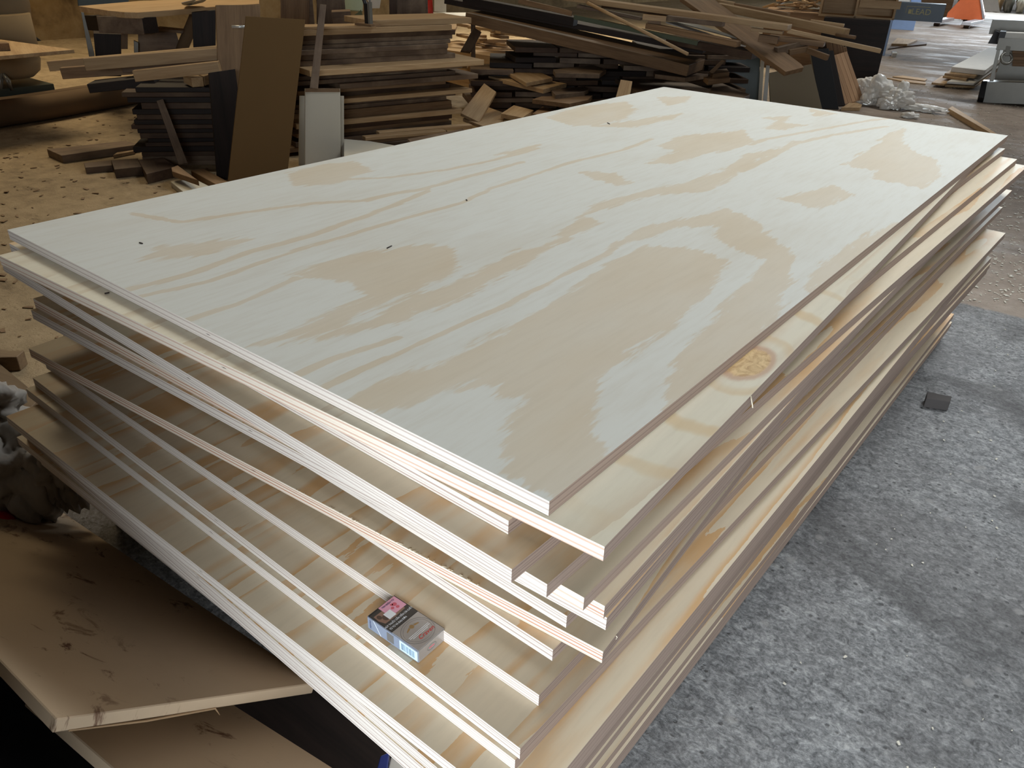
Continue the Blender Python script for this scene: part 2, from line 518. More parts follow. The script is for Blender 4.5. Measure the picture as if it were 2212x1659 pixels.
# ------------------------------------------------------------------ setting
fm = floor_mat(); pm = plaster()
fv = [(-9.2, -7, 0), (10, -7, 0), (10, 32, 0), (-9.2, 32, 0)]
tag(link('floor', mesh('floor', fv + [(x, y, -0.1) for x, y, _ in fv],
                       [(0, 1, 2, 3), (7, 6, 5, 4), (0, 4, 5, 1), (1, 5, 6, 2), (2, 6, 7, 3), (3, 7, 4, 0)]), fm), kind='structure',
    label='worn concrete workshop floor, grey by the stack and brown with sawdust behind')
roofm = plain('dark_roof_sheet', lin(96, 90, 84), 0.8, 0.2)
for nm, a in (('wall_left', (-9.4, -9.2, -7, 32, 0, 6)), ('wall_right', (9.8, 10.0, -7, 32, 0, 6))):
    tag(box(nm, *a, pm), kind='structure')
tag(box('ceiling', -9.4, 10, -7, 32, 6.0, 6.2, roofm), kind='structure')
# end walls with a wide door opening each
for nm, x0, x1, y, dx0, dx1, dh in (('wall_front', -9.2, 9.8, -3.15, 1.4, 4.2, 2.0), ('wall_back', -9.2, 9.8, 26.0, -4.2, 3.0, 3.8)):
    vs, fs = [], []
    for a in ((x0, dx0, 0, 6.0), (dx1, x1, 0, 6.0), (dx0, dx1, dh, 6.0)):
        v, f = box_data(a[0], a[1], y - 0.1, y + 0.1, a[2], a[3])
        fs += [tuple(i + len(vs) for i in q) for q in f]; vs += v
    tag(link(nm, mesh(nm, vs, fs), pm), kind='structure')
# unseen blocks added to keep doorway light off the stack's lower left
tag(box('shade_block', -5.0, 1.15, -1.0, -0.70, 0, 0.90, roofm), kind='structure')
tag(box('shade_block_low', -1.4, 0.24, -0.66, -0.385, 0, 0.675, roofm), kind='structure')

# ------------------------------------------------------------------ the plywood stack
SW, SL, ST = 1.22, 2.44, 0.0182
# name -> z of top below the top of the stack, near right corner x, y, turn in degrees
SH = [('S1', 0.0, 1.22, 0.0, 0.0), ('S2', -.0186, 1.2882, -.0020, 2.15), ('S3', -.0373, 1.1800, -.0134, -1.07),
      ('S4', -.0559, 1.2152, -.0513, -1.31), ('S5', -.0745, 1.2435, -.0292, -1.41), ('S6', -.0931, 1.2727, -.0039, 0.06),
      ('S7', -.1117, 1.2862, .0166, 1.40), ('S7b', -.1304, 1.2880, .0209, 2.05), ('H1', -.1490, 1.20, .07, 0.4),
      ('S8', -.1674, 1.2356, .0269, -.99), ('H2', -.1860, 1.20, .09, 0.8), ('S9', -.2045, 1.2784, .0404, 3.90),
      ('S10', -.2231, 1.2247, .0206, -1.03), ('H3', -.2416, 1.20, .06, 0.0), ('S11', -.2601, 1.2331, -.0143, -.36),
      ('S12', -.2786, 1.2507, -.0705, -1.38), ('S13', -.2972, 1.2474, -.0744, -.81), ('S14', -.3157, 1.2902, -.1128, .13)]
ORD = ['topmost', 'second', 'third', 'fourth', 'fifth', 'sixth', 'seventh', 'eighth', 'ninth', 'tenth', 'eleventh', 'twelfth',
       'thirteenth', 'fourteenth', 'fifteenth', 'sixteenth', 'seventeenth', 'eighteenth']
LAB = {
    'S1': 'topmost plywood sheet of the big stack, with wide tan flame grain',
    'S2': 'second plywood sheet from the top, with a round brown knot and striped near edge',
    'S3': 'third plywood sheet from the top, its near corner tucked under the knotted sheet',
    'S4': 'fourth plywood sheet from the top, its near end turned towards the left',
    'S5': 'fifth plywood sheet from the top, near corner just right of the fourth',
    'S6': 'sixth plywood sheet from the top, near corner stepped out right of the fifth',
    'S7': 'seventh plywood sheet from the top, its near corner flush above the one below',
    'S7b': 'eighth plywood sheet from the top, lower one of two flush near corners',
    'H1': 'ninth plywood sheet from the top, set back in the shadow between its neighbours',
    'S8': 'tenth plywood sheet from the top, near corner over the frayed sheet',
    'H2': 'eleventh plywood sheet from the top, set back above the frayed sheet',
    'S9': 'plywood sheet with a frayed near edge, standing proud in mid stack',
    'S10': 'plywood sheet right under the frayed one, with a rounded broken corner',
    'H3': 'plywood sheet set back in shadow above the one beside the cigarette pack',
    'S11': 'plywood sheet whose near edge runs just behind the cigarette pack',
    'S12': 'plywood sheet that the cigarette pack lies on',
    'S13': 'plywood sheet directly under the one carrying the cigarette pack',
    'S14': 'long plywood ledge sheet with tan streaks, above the flush lower sheets'}


def sheet_mesh(name, wdt, length, t, grid=None, field=None):
    """local origin at the near right corner on the top face; x runs to the left (negative), y along the sheet"""
    if not grid:
        v, f = box_data(-wdt, 0, 0, length, -t, 0)
        me = mesh(name, v, f)
        # faces: bottom, top, near, right, far, left
        me.polygons.foreach_set('material_index', [0, 0, 1, 2, 1, 2])
        return me
    nx, ny = grid
    xs = np.linspace(-wdt, 0, nx + 1); ys = np.linspace(0, length, ny + 1)
    vs = [(x, y, 0.0) for y in ys for x in xs]
    fs = [(j * (nx + 1) + i, j * (nx + 1) + i + 1, (j + 1) * (nx + 1) + i + 1, (j + 1) * (nx + 1) + i) for j in range(ny) for i in range(nx)]
    mi = [0] * len(fs)
    b = len(vs)
    v, f = box_data(-wdt, 0, 0, length, -t, 0)
    vs += v
    for q, m in zip(f, (0, None, 1, 2, 1, 2)):
        if m is None: continue
        fs.append(tuple(b + i for i in q)); mi.append(m)
    me = mesh(name, vs, fs)
    me.polygons.foreach_set('material_index', mi)
    at = me.attributes.new('ring_figure', 'FLOAT', 'POINT')
    val = np.zeros(len(vs), dtype=np.float32)
    val[:b] = field(np.array([p[:2] for p in vs[:b]]))
    at.data.foreach_set('value', val)
    return me


# growth ring figure of the top sheet: outlines of the tan latewood patches and lines
PATCH = [
    [(744,867),(821,827),(956,781),(1070,727),(1182,664),(1318,569),(1400,532),(1500,538),(1570,565),(1540,610),(1500,650),(1454,709),(1363,754),(1295,822),(1282,903),(1286,944),(1309,989),(1205,1075),(1146,1057),(1106,1021),(1133,985),(1078,976),(1092,953),(1115,894),(1160,858),(1065,854),(1074,831),(988,847),(1024,818),(929,854),(821,881),(775,881)],
    [(1307,540),(1388,491),(1470,475),(1535,463),(1567,450),(1624,475),(1673,520),(1714,560),(1710,609),(1673,666),(1640,727),(1560,800),(1480,860),(1436,885),(1440,827),(1472,795),(1449,790),(1485,741),(1540,704),(1567,662),(1624,609),(1647,560),(1592,536),(1543,512),(1547,487),(1470,489),(1409,505),(1327,536)],
    [(900,678),(953,662),(1063,609),(1152,560),(1191,534),(1128,540),(1022,593),(900,658)],
    [(624,593),(714,564),(850,535),(925,530),(981,535),(985,575),(945,607),(868,636),(780,675),(655,724),(560,750),(700,680),(800,640),(760,610)],
    [(640,744),(721,727),(884,691),(893,668),(965,650),(1092,592),(1150,560),(1110,560),(1000,610),(890,640),(800,690),(700,720)],
    [(622,375),(687,357),(774,349),(802,371),(719,398),(636,400)],
    [(1256,373),(1321,373),(1336,381),(1364,394),(1331,400),(1276,383)],
    [(1262,467),(1300,450),(1388,426),(1429,420),(1535,412),(1592,377),(1612,353),(1693,324),(1720,305),(1690,318),(1610,335),(1560,370),(1480,395),(1380,415),(1290,440)],
    [(1262,467),(1295,477),(1278,491),(1225,520),(1185,532),(1217,499)],
    [(1180,255),(1251,230),(1351,220),(1371,235),(1351,255),(1291,270),(1236,271)],
    [(1281,273),(1472,245),(1452,258),(1361,275)], [(1421,210),(1492,208),(1482,220),(1442,228)],
    [(1427,316),(1452,298),(1603,281),(1628,301),(1623,313),(1552,326),(1452,353),(1396,353),(1462,326)],
    [(1650,255),(1703,250),(1688,265),(1743,270),(1693,281),(1650,278),(1683,260)], [(1753,235),(1804,245),(1758,253)],
    [(1824,356),(1884,321),(1924,288),(1954,275),(1949,306),(1979,331),(2020,346),(2030,381),(1989,406),(1949,396),(1884,386),(1894,366),(1854,363)],
    [(1747,628),(1756,596),(1790,565),(1863,516),(1935,484),(1948,480),(1827,585),(1772,630)],
    [(307,564),(348,534),(542,516),(452,548)], [(1070,335),(1165,312),(1140,328)],
    [(1690,430),(1800,400),(1840,420),(1760,450)]]
LINES = [
    ([(694,840),(775,800),(889,750),(979,709),(1092,660),(1205,600),(1286,560),(1330,537)], 0.011),
    ([(280,625),(407,593),(542,543),(678,507),(777,471),(827,453),(922,414)], 0.016),
    ([(289,643),(452,607),(633,543),(814,489),(1000,437),(1063,406),(1185,367),(1238,349),(1347,324),(1408,300)], 0.013),
    ([(289,462),(389,480),(542,457),(678,439),(791,433),(859,417),(922,408)], 0.016),
    ([(701,389),(835,384),(962,367),(1034,353),(1106,335),(1160,320)], 0.014),
    ([(781,433),(853,418),(918,407),(1034,375),(1130,350)], 0.016),
    ([(1623,313),(1653,301),(1753,283),(1879,260),(1929,255)], 0.016),
    ([(1603,371),(1678,331),(1713,311),(1804,291),(1914,273)], 0.018),
    ([(380,700),(520,655),(640,600)], 0.012), ([(640,810),(720,775),(860,730)], 0.012)]


def flame_field(P):
    P = P + np.array([SW, 0.0])               # local -> sheet coordinates (left near corner is 0,0)
    def seg(pts, closed):
        pts = np.array([list(fl(u, v, FH))[:2] for u, v in pts])
        best = np.full(len(P), 9.0); inside = np.zeros(len(P), bool)
        m = len(pts)
        for i in range(m if closed else m - 1):
            a, b = pts[i], pts[(i + 1) % m]
            ab = b - a; t = np.clip(((P - a) @ ab) / (ab @ ab + 1e-12), 0, 1)
            best = np.minimum(best, np.hypot(*(P - a - t[:, None] * ab).T))
            if closed:
                c = ((a[1] > P[:, 1]) != (b[1] > P[:, 1]))
                x = (b[0] - a[0]) * (P[:, 1] - a[1]) / (b[1] - a[1] + 1e-12) + a[0]
                inside ^= c & (P[:, 0] < x)
        return best, inside
    f = np.zeros(len(P))
    for pg in PATCH:
        d, ins = seg(pg, True)
        sd = np.where(ins, d, -d)
        f = np.maximum(f, np.clip(0.5 + sd / 0.085, 0, 0.95))
    for ln, wd in LINES:
        d, _ = seg(ln, False)
        f = np.maximum(f, 0.75 * np.exp(-(d / (wd * .8)) ** 2))
    return f


M['face_top'] = ply_face('plywood_veneer_top', attr=True, rough=0.58)
kn = fl(1617, 783, FH - 0.0186)
a2 = math.radians(2.15)
kr = Vector((kn.x - 1.2882, kn.y + 0.0020, 0)); kr.rotate(Matrix.Rotation(-a2, 3, 'Z'))
M['face_knot'] = ply_face('plywood_veneer_knot', knot=(kr.x, kr.y, 0.030, 0.055), pale=lin(214, 206, 184))
proto = None
SHEETS = {}
random.seed(3)
for i, (nm, z, x, y, a) in enumerate(SH):
    if nm == 'S1':
        me = sheet_mesh('plywood_sheet', SW, SL, ST, (150, 300), flame_field)
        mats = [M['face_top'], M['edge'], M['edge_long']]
    elif nm == 'S2':
        me = sheet_mesh('plywood_sheet', SW, SL, ST); mats = [M['face_knot'], M['edge_red'], M['edge_long']]
    elif nm in ('S5', 'S6'):
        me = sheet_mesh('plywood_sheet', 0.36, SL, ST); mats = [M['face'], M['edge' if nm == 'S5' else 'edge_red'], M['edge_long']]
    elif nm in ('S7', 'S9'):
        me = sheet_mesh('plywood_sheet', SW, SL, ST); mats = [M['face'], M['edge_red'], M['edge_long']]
    else:
        if proto is None: proto = sheet_mesh('plywood_sheet', SW, SL, ST)
        me = proto; mats = [M['face'], M['edge'], M['edge_long']] if not proto.materials else None
    o = link('plywood_sheet', me, mats)
    o.location = (x, y, FH + z); o.rotation_euler = (0, 0, math.radians(a))
    tag(o, LAB[nm], 'plywood sheet', 'sheets of the big plywood stack')
    SHEETS[nm] = o
# lower sheets, nearly flush, down to the floor
nlow = 21
ONE = ['', 'first', 'second', 'third', 'fourth', 'fifth', 'sixth', 'seventh', 'eighth', 'ninth', 'tenth', 'eleventh', 'twelfth', 'thirteenth',
       'fourteenth', 'fifteenth', 'sixteenth', 'seventeenth', 'eighteenth', 'nineteenth', 'twentieth']


def nth(n):
    return ONE[n] if n <= 20 else ('twenty ' if n < 30 else 'thirty ') + ONE[n % 10] if n % 10 else ('twentieth', 'thirtieth')[n // 10 - 2]


for i in range(nlow):
    z = FH - 0.3157 - 0.0186 - i * 0.01845
    x = 1.225 + random.uniform(-.012, .008); a = random.uniform(-.25, .25)
    yl = -0.121 + 0.476 * (FH - 0.36 - (z - ST)) + 0.006          # lower sheets step back towards the floor
    y = yl - 0.005 + random.uniform(0, .004)
    if 0 < i < 4:
        x, y, a = 1.236 + random.uniform(-.004, .004), -0.112 + random.uniform(-.002, .003), -1.5 + random.uniform(-.1, .1)
    lab = nth(nlow - i) + ' plywood sheet up from the floor in the flush lower half of the stack'; grp = 'flush lower sheets of the big stack'
    if i == 0: x, y, a, lab, grp = 1.2885, -.088, .15, 'plywood sheet just below the tan streaked ledge, uppermost of the flush lower sheets', 'sheets of the big plywood stack'
    if i == 14: x, a, lab, grp = 1.214, .05, 'low plywood sheet jutting out at the far right corner of the stack', 'sheets of the big plywood stack'
    if i == 19: x, a, lab, grp = 1.219, .1, 'plywood sheet second from the floor, sticking out furthest on the right', 'sheets of the big plywood stack'
    if i == 20: x, a, lab, grp = 1.205, .1, 'bottom plywood sheet lying on the concrete floor', 'sheets of the big plywood stack'
    o = link('plywood_sheet', proto)
    o.location = (x, y, z); o.rotation_euler = (0, 0, math.radians(a))
    tag(o, lab, 'plywood sheet', grp)
    LOWZ = z - ST


def splinter(par, pts, r, mat):
    inv = Matrix.LocRotScale(par.location, par.rotation_euler, None).inverted()
    o = link('splinter', tube_mesh('splinter', [inv @ p for p in pts], r, 5), mat, par)
    return o


spl = plain('raw_splinter', lin(232, 220, 196), 0.8, 0.1)
z2 = FH - 0.0186
splinter(SHEETS['S2'], [fl(1622, 856, z2), fl(1623, 862, z2 + .002), fl(1625, 874, z2 - .004), fl(1626, 881, z2 - .008)], 0.0008, spl)
z9 = FH - 0.2045
splinter(SHEETS['S9'], [fl(1331, 1373, z9), fl(1333, 1377, z9 - .002), fl(1331, 1381, z9 - .005)], 0.0006, spl)
for i in range(34):
    s = random.random()
    u0, v0 = 640 + s * 420, 1047 + s * 220
    z = z9 + 0.0004
    a = fl(u0, v0 + 8, z); b = a + Vector((random.uniform(-.004, .004), -random.uniform(.001, .006), random.uniform(0, .002)))
    splinter(SHEETS['S9'], [a, b], 0.00035, spl)
# dark specks lying on the top sheet
for i, (u, v, u2, v2) in enumerate([(836, 536, 846, 531), (301, 524, 308, 526), (1312, 265, 1317, 268), (1007, 431, 1009, 433), (226, 634, 236, 632)]):
    zz = FH + 0.0012 if i < 4 else FH - 0.0186 + 0.0012
    o = link('wood_splinter', tube_mesh('wood_splinter', [fl(u, v, zz), fl(u2, v2, zz)], 0.0011, 6), M['vdark'])
    tag(o, ['dark splinter lying near the middle of the top sheet', 'tiny dark splinter near the left corner of the top sheet',
            'dark crumb near the far edge of the top sheet', 'small dark crumb on the middle of the top sheet',
            'dark splinter on the second sheet by the left corner'][i], 'splinter')

# ------------------------------------------------------------------ cigarette pack
PZ = FH - 0.2786 + 0.0003
pk = empty('cigarette_pack', (0.9971, -0.0594, PZ), math.radians(0.5))
tag(pk, 'grey cigarette pack with a pink tax stamp lying on the plywood ledge', 'cigarette pack')
PL, PW, PH = 0.0887, 0.0472, 0.0205
silver = plain('silver_card', lin(168, 164, 160), 0.25, 0.6, metal=0.35, scale=60, var=0.06)
slate = plain('blue_grey_card', lin(132, 142, 160), 0.3, 0.6, scale=60, var=0.05)
k_me = mesh('body', *box_data(0, PL, 0, PW, 0, PH)); bevel(k_me, 0.0009, 2)
body = link('body', k_me, [silver, slate], pk)
for p in k_me.polygons:
    if p.normal.y < -0.9: p.material_index = 1
INK = {n: plain('ink_' + n, lin(*c), 0.45, 0.4, scale=80, var=0.06) for n, c in dict(
    black=(34, 32, 32), smoke=(62, 58, 54), pink=(226, 164, 186), rose=(206, 96, 112), white=(232, 236, 240), red=(206, 52, 48),
    gold=(150, 120, 76), grey=(110, 108, 106), cyan=(206, 236, 246), navy=(52, 66, 110), flesh=(142, 112, 96), brown=(88, 70, 60)).items()}


def ink(name, pts, z, mat, face='top', parent=None, t=0.00012):
    """thin printed piece on the pack; pts in millimetres, face top (s,t) or side (s,z) or end (t,z)"""
    P = []
    for a, b in pts:
        a, b = a / 1000, b / 1000
        P.append({'top': (a, b, PH + z), 'side': (a, -z, b), 'end': (PL + z, a, b)}[face])
    nrm = {'top': Vector((0, 0, 1)), 'side': Vector((0, -1, 0)), 'end': Vector((1, 0, 0))}[face]
    m = len(P)
    vs = [Vector(p) for p in P] + [Vector(p) - nrm * t for p in P]
    n = (vs[1] - vs[0]).cross(vs[2] - vs[0])
    idx = list(range(m)) if n.dot(nrm) > 0 else list(range(m - 1, -1, -1))
    f = [tuple(idx), tuple(i + m for i in reversed(idx))]
    for a in range(m):
        i, j = idx[a], idx[(a + 1) % m]
        f.append((i, i + m, j + m, j))
    return link(name, mesh(name, vs, f), mat, parent or pk)


def rect(s0, s1, t0, t1): return [(s0, t0), (s1, t0), (s1, t1), (s0, t1)]


def ell(cx, cy, rx, ry, n=28, a0=0): return [(cx + rx * math.cos(2 * math.pi * i / n + a0), cy + ry * math.sin(2 * math.pi * i / n + a0)) for i in range(n)]


wp = ink('warning_panel', rect(1.0, 43.5, .6, 46.6), 0.00004, INK['black'])
ink('warning_field', rect(3.0, 42.6, 1.2, 46.0), 0.00007, INK['smoke'], parent=wp)
ink('photo', [(8, 4), (18, 3), (27, 6), (28, 22), (27, 40), (16, 43), (9, 30)], 0.00011, INK['flesh'], parent=wp)
for i, (a, b, c, d) in enumerate([(14, 8, 4, 3), (20, 13, 5, 4), (24, 20, 3, 4), (17, 20, 4, 3)]):
    ink('photo_patch', ell(a, b, c, d, 12), 0.00014, INK['brown'], parent=wp)
st = ink('tax_stamp', rect(1.5, 24, 18, 45.8), 0.00022, INK['pink'])
for a, b, c in [(12, 36, 3.2), (10, 33, 2), (15, 30, 2.2), (18, 36, 2.4)]:
    ink('stamp_motif', ell(a, b, c, c, 14), 0.00026, INK['rose'], parent=st)
ink('stamp_blank_square', rect(14, 26, 14.5, 26), 0.0003, INK['white'], parent=st)


def text(name, body_, size, loc, mat, parent, rot, shear=0.0, ext=0.00004):
    cu = bpy.data.curves.new(name, 'FONT'); cu.body = body_; cu.size = size; cu.shear = shear
    cu.extrude = ext; cu.align_x = 'CENTER'; cu.align_y = 'CENTER'; cu.resolution_u = 3
    t = bpy.data.objects.new(name, cu); COL.objects.link(t)
    dg = bpy.context.evaluated_depsgraph_get()
    me = bpy.data.meshes.new_from_object(t.evaluated_get(dg))
    bpy.data.objects.remove(t); bpy.data.curves.remove(cu)
    o = link(name, me, None, parent)
    me.materials.clear(); me.materials.append(mat)
    o.location = loc; o.rotation_euler = rot
    return o


UPT = (0, 0, math.radians(90))
text('warning_text', 'HÚT THUỐC DẪN ĐẾN CÁI CHẾT', 0.0042, (.0325, .0236, PH + .0002), INK['white'], pk, UPT).scale = (0.72, 1, 1)
text('warning_text', 'TỪ TỪ VÀ ĐAU ĐỚN', 0.0042, (.0385, .0170, PH + .0002), INK['white'], pk, UPT).scale = (0.72, 1, 1)
text('stamp_text', 'TEM ĐIỆN TỬ', 0.0034, (.0055, .031, PH + .0004), INK['navy'], st, UPT)
text('brand_text', 'Craven', 0.0088, (.0757, .0275, PH + .0002), INK['red'], pk, UPT, 0.3)
for s in (66, 68.2, 70.4):
    ink('small_print_line', rect(s, s + .55, 7 if s < 70 else 10, 41 if s < 70 else 36), 0.00012, INK['white'])
# oval line round the emblem
def ring(cx, cy, rx, ry, wd, z, name, mat, face='top'):
    n = 40
    outer = ell(cx, cy, rx, ry, n); inner = ell(cx, cy, rx - wd, ry - wd, n)
    vs, fs = [], []
    for a, b in outer + inner:
        vs.append({'top': (a / 1000, b / 1000, PH + z), 'end': (PL + z, a / 1000, b / 1000)}[face])
    for i in range(n):
        j = (i + 1) % n
        fs.append((i, j, n + j, n + i))
    me = mesh(name, vs, fs)
    bm = bmesh.new(); bm.from_mesh(me)
    r = bmesh.ops.extrude_face_region(bm, geom=list(bm.faces))
    for e in r['geom']:
        if isinstance(e, bmesh.types.BMVert): e.co += Vector((0, 0, -.00006)) if face == 'top' else Vector((-.00006, 0, 0))
    bm.to_mesh(me); bm.free()
    return link(name, me, mat, pk)


ring(65.5, 23.5, 20, 22.5, .5, .0001, 'emblem_oval', INK['grey'])
ring(65.5, 23.5, 17, 19.5, .25, .0001, 'emblem_oval', INK['grey'])
ink('emblem', ell(55.5, 23, 3.2, 3.0, 16), 0.00016, INK['gold'])
for q in ([(54, 27), (57, 27), (58, 34), (56, 33)], [(54, 19), (57, 19), (59, 12), (57, 13)]):
    ink('emblem_wing', q, 0.00014, INK['gold'])
ring(23.5, 10, 8, 4.5, .9, .0001, 'end_emblem', INK['grey'], 'end')
ink('end_emblem_text', rect(19, 28, 9.2, 10.8), 0.0001, INK['rose'], 'end')
bc = ink('barcode_label', rect(57, 87, 2.0, 17.5), 0.0001, INK['cyan'], 'side')
x = 60.0
random.seed(5)
while x < 82:
    wd = random.choice((.35, .5, .8))
    ink('barcode_bar', rect(x, x + wd, 4.2, 15), 0.00016, INK['navy'], 'side', bc); x += wd + random.choice((.4, .6, .9))
ink('lid_seam', [(11, 20), (12, 20), (24.5, 1), (23.5, 1)], 0.0001, INK['white'], 'side')
ink('side_small_print', rect(35, 47, 3, 17), 0.0001, INK['grey'], 'side')
text('side_text', 'CRAVEN', 0.0038, (.0055, -.0002, .0105), INK['navy'], pk, (math.radians(90), math.radians(90), 0))
ink('edge_line', rect(.6, 88, 46.4, 46.9), 0.0001, INK['black'])
ink('edge_line', [(46.6, .8), (47.0, .8), (47.0, 19.8), (46.6, 19.8)], 0.0001, INK['black'], 'end')

# ------------------------------------------------------------------ boards and bag at the lower left
d1 = Vector((0.078, 0.832, -0.549)).normalized(); d2 = Vector((-0.99, 0.0, -0.14)).normalized()
nn = d1.cross(d2).normalized()
if nn.z < 0: nn = -nn


def onp(u, v, p, n=nn):
    r = ray(u, v); return CAM + r * ((p - CAM).dot(n) / r.dot(n))


P0 = fl(122, 1553, FH - 0.36)
c0 = P0
e_front = d1 * 0.415
e_left = d2 * 0.95
far_end = [c0, c0 + e_front, c0 + e_front + e_left, c0 + e_left]
o = poly('fibreboard_offcut', 'stained brown fibreboard offcut leaning in front of the plywood stack', 'board', far_end, 0.018, [M['dirty_mdf']], grain=(0, 3))
pe = [far_end[0] - nn * .0178 + d1 * .02, far_end[0] - nn * .0178 + d1 * .23]
t = link('torn_strip', tube_mesh('torn_strip', [pe[0], (pe[0] + pe[1]) / 2 - nn * .003, pe[1], pe[1] + Vector((.006, .002, -.012))], [.0012, .0016, .0018, .0006], 6), M['mdf_edge'])
t.parent = o; t.matrix_parent_inverse = o.matrix_basis.inverted()
P1 = P0 - nn * 0.075
q2 = [onp(u, v, P1) for u, v in ((60, 1500), (330, 1733), (830, 1729), (470, 1500))]
poly('fibreboard_offcut', 'clean brown fibreboard offcut beneath the stained one, at the bottom edge', 'board', q2, 0.018, M['dirty_mdf'])
P2 = P0 - nn * 0.13
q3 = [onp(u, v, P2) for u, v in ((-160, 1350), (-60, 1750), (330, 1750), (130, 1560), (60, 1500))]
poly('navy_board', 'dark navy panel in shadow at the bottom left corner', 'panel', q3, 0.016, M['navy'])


prism('floor_shade_sheet', 'thin added sheet standing in for the floor shade between the fibreboards and the stack', 'sheet', 0.004,
      [(440, 1470), (640, 1440), (960, 1690), (560, 1740)], 0.0035, M['vdark'], bev=0)  # added sheet, drawn near black in place of the shade on the floor


def blob(name, loc, rad, seed, amp, sub, mat, flat=0.0, freq=3.0, parent=None):
    bm = bmesh.new(); bmesh.ops.create_icosphere(bm, subdivisions=sub, radius=1.0)
    for v in bm.verts:
        n = v.co.normalized()
        q = n * freq + Vector((seed, seed * 1.7, 0))
        dsp = noise.noise(q * .5) * amp * 1.2 - (1 - abs(noise.noise(q * .8))) ** 4 * amp * 0.7 + (1 - abs(noise.noise(q * 1.5))) ** 5 * amp * 0.18
        co = n * (1 + dsp)
        v.co = Vector((co.x * rad[0], co.y * rad[1], co.z * rad[2]))
        if flat and v.co.z < -flat: v.co.z = -flat
    me = bpy.data.meshes.new(name); bm.to_mesh(me); bm.free()
    for p in me.polygons: p.use_smooth = True
    o = link(name, me, mat, parent); o.location = loc
    return o


bg = empty('plastic_bag', fl(85, 1140, 0.0)); bgc = bg.location
tag(bg, 'crumpled white plastic rubbish bag with a red print on the left', 'bag')
bx, by = bg.location.x, bg.location.y
inv = Matrix.Translation(bg.location).inverted()
blob('bag_body', (-.06, .0, .135), (.17, .12, .15), 3.0, 0.30, 5, M['bag_white'], 0.133, 2.6, bg)
blob('bag_knot', (-.13, .02, .27), (.075, .06, .06), 9.0, 0.5, 4, M['bag_white'], 0, 3.5, bg)
blob('bag_flap', (.075, .04, .17), (.06, .045, .11), 5.5, 0.55, 4, M['bag_white'], 0, 3.0, bg)
pr_ = blob('red_print', (.035, -.075, .075), (.042, .03, .032), 2.0, 0.1, 3, M['red_print'], 0, 2.0, bg)
blue = plain('blue_foil', lin(40, 62, 150), 0.35, 0.6, scale=30)
bb = empty('blue_packet', fl(868, 1690, 0.0))
tag(bb, 'torn blue packet with clear tape beside the foot of the plywood stack', 'packet')
z0 = 0.085
pts = [fl(812, 1668, z0), fl(822, 1632, z0), fl(841, 1624, z0), fl(836, 1668, z0)]
poly('foil', None, None, pts, 0.03, blue, parent=bb)
pts = [fl(837, 1668, z0 - .004), fl(845, 1634, z0 - .004), fl(858, 1632, z0 - .004), fl(884, 1655, z0 - .004), fl(892, 1672, z0 - .004)]
poly('clear_tape', None, None, pts, 0.02, M['bag_clear'], parent=bb)
M['floorboard'] = wood('dusty_floor_board', lin(128, 106, 80), lin(98, 78, 58))
prism('floor_board', 'dusty board lying on the floor behind the white rubbish bag', 'board', 0.03,
      [(-160, 770), (0, 786), (88, 858), (36, 912), (-160, 840)], 0.028, M['floorboard'])
prism('floor_board', 'short dark sided board on the floor by the left picture edge', 'board', 0.05,
      [(-120, 735), (20, 757), (52, 757), (36, 771), (-120, 775)], 0.048, M['floorboard'])
tag(link('floor_cable', tube_mesh('floor_cable', [fl(-40, 1150, .008), fl(30, 1163, .008), fl(110, 1184, .008), fl(150, 1200, .008)], .003, 6), M['steel']),
    'thin pale rod on the floor under the white rubbish bag', 'rod')
pbk = prism('stone_block', 'small dark stone block on the grey floor right of the stack', 'block', 0.032, [(2003, 846), (2056, 856), (2053, 868), (2001, 860)], 0.032, M['concrete_block'])

# ------------------------------------------------------------------ left bay: dust collector, bench, timbers
dc = empty('dust_collector', fl(-4, 205, 0)); q = dc.location
tag(dc, 'dust collector with two brown cloth bags by the plaster wall', 'dust collector')
cl = pt(-14, 90, 7.75)
o = link('filter_bag', lathe_mesh('filter_bag', [(.30, 0), (.315, .12), (.30, .35), (.255, .8), (.24, 1.5)]), M['cloth'], dc); o.location = Vector((cl.x, cl.y, .56)) - q
cl2 = pt(16, 150, 7.55)
o = link('collection_bag', lathe_mesh('collection_bag', [(.05, 0), (.17, .015), (.225, .06), (.245, .14), (.235, .16), (.25, .2), (.25, .46)]), M['cloth'], dc); o.location = Vector((cl2.x, cl2.y, .16)) - q
for s in (-1, 1):
    a = pt(6, 160, 7.29) - q; b = pt(6 + 12 * s + 8, 195, 7.27) - q
    link('tie_string', tube_mesh('tie_string', [a, (a + b) / 2 + Vector((.02 * s, 0, .01)), b], [.014, .02, .012], 6), M['steel'], dc)
bse = pt(10, 180, 7.55)
o = box('base_plate', -.35, .26, -.25, .25, 0, .06, M['green'], dc); o.location = Vector((bse.x, bse.y, 0.07)) - q
o = box('foot', -.3, -.2, -.2, .2, 0, .07, M['black'], dc); o.location = Vector((bse.x, bse.y, 0.0)) - q
o = box('foot', .1, .2, -.2, .2, 0, .07, M['black'], dc); o.location = Vector((bse.x, bse.y, 0.0)) - q


def floor_tube(name, label, uv, r, mat):
    pts = smooth_path([fl(u, v, r) for u, v in uv])
    tag(link(name, tube_mesh(name, pts, r, 14), mat), label, 'hose')


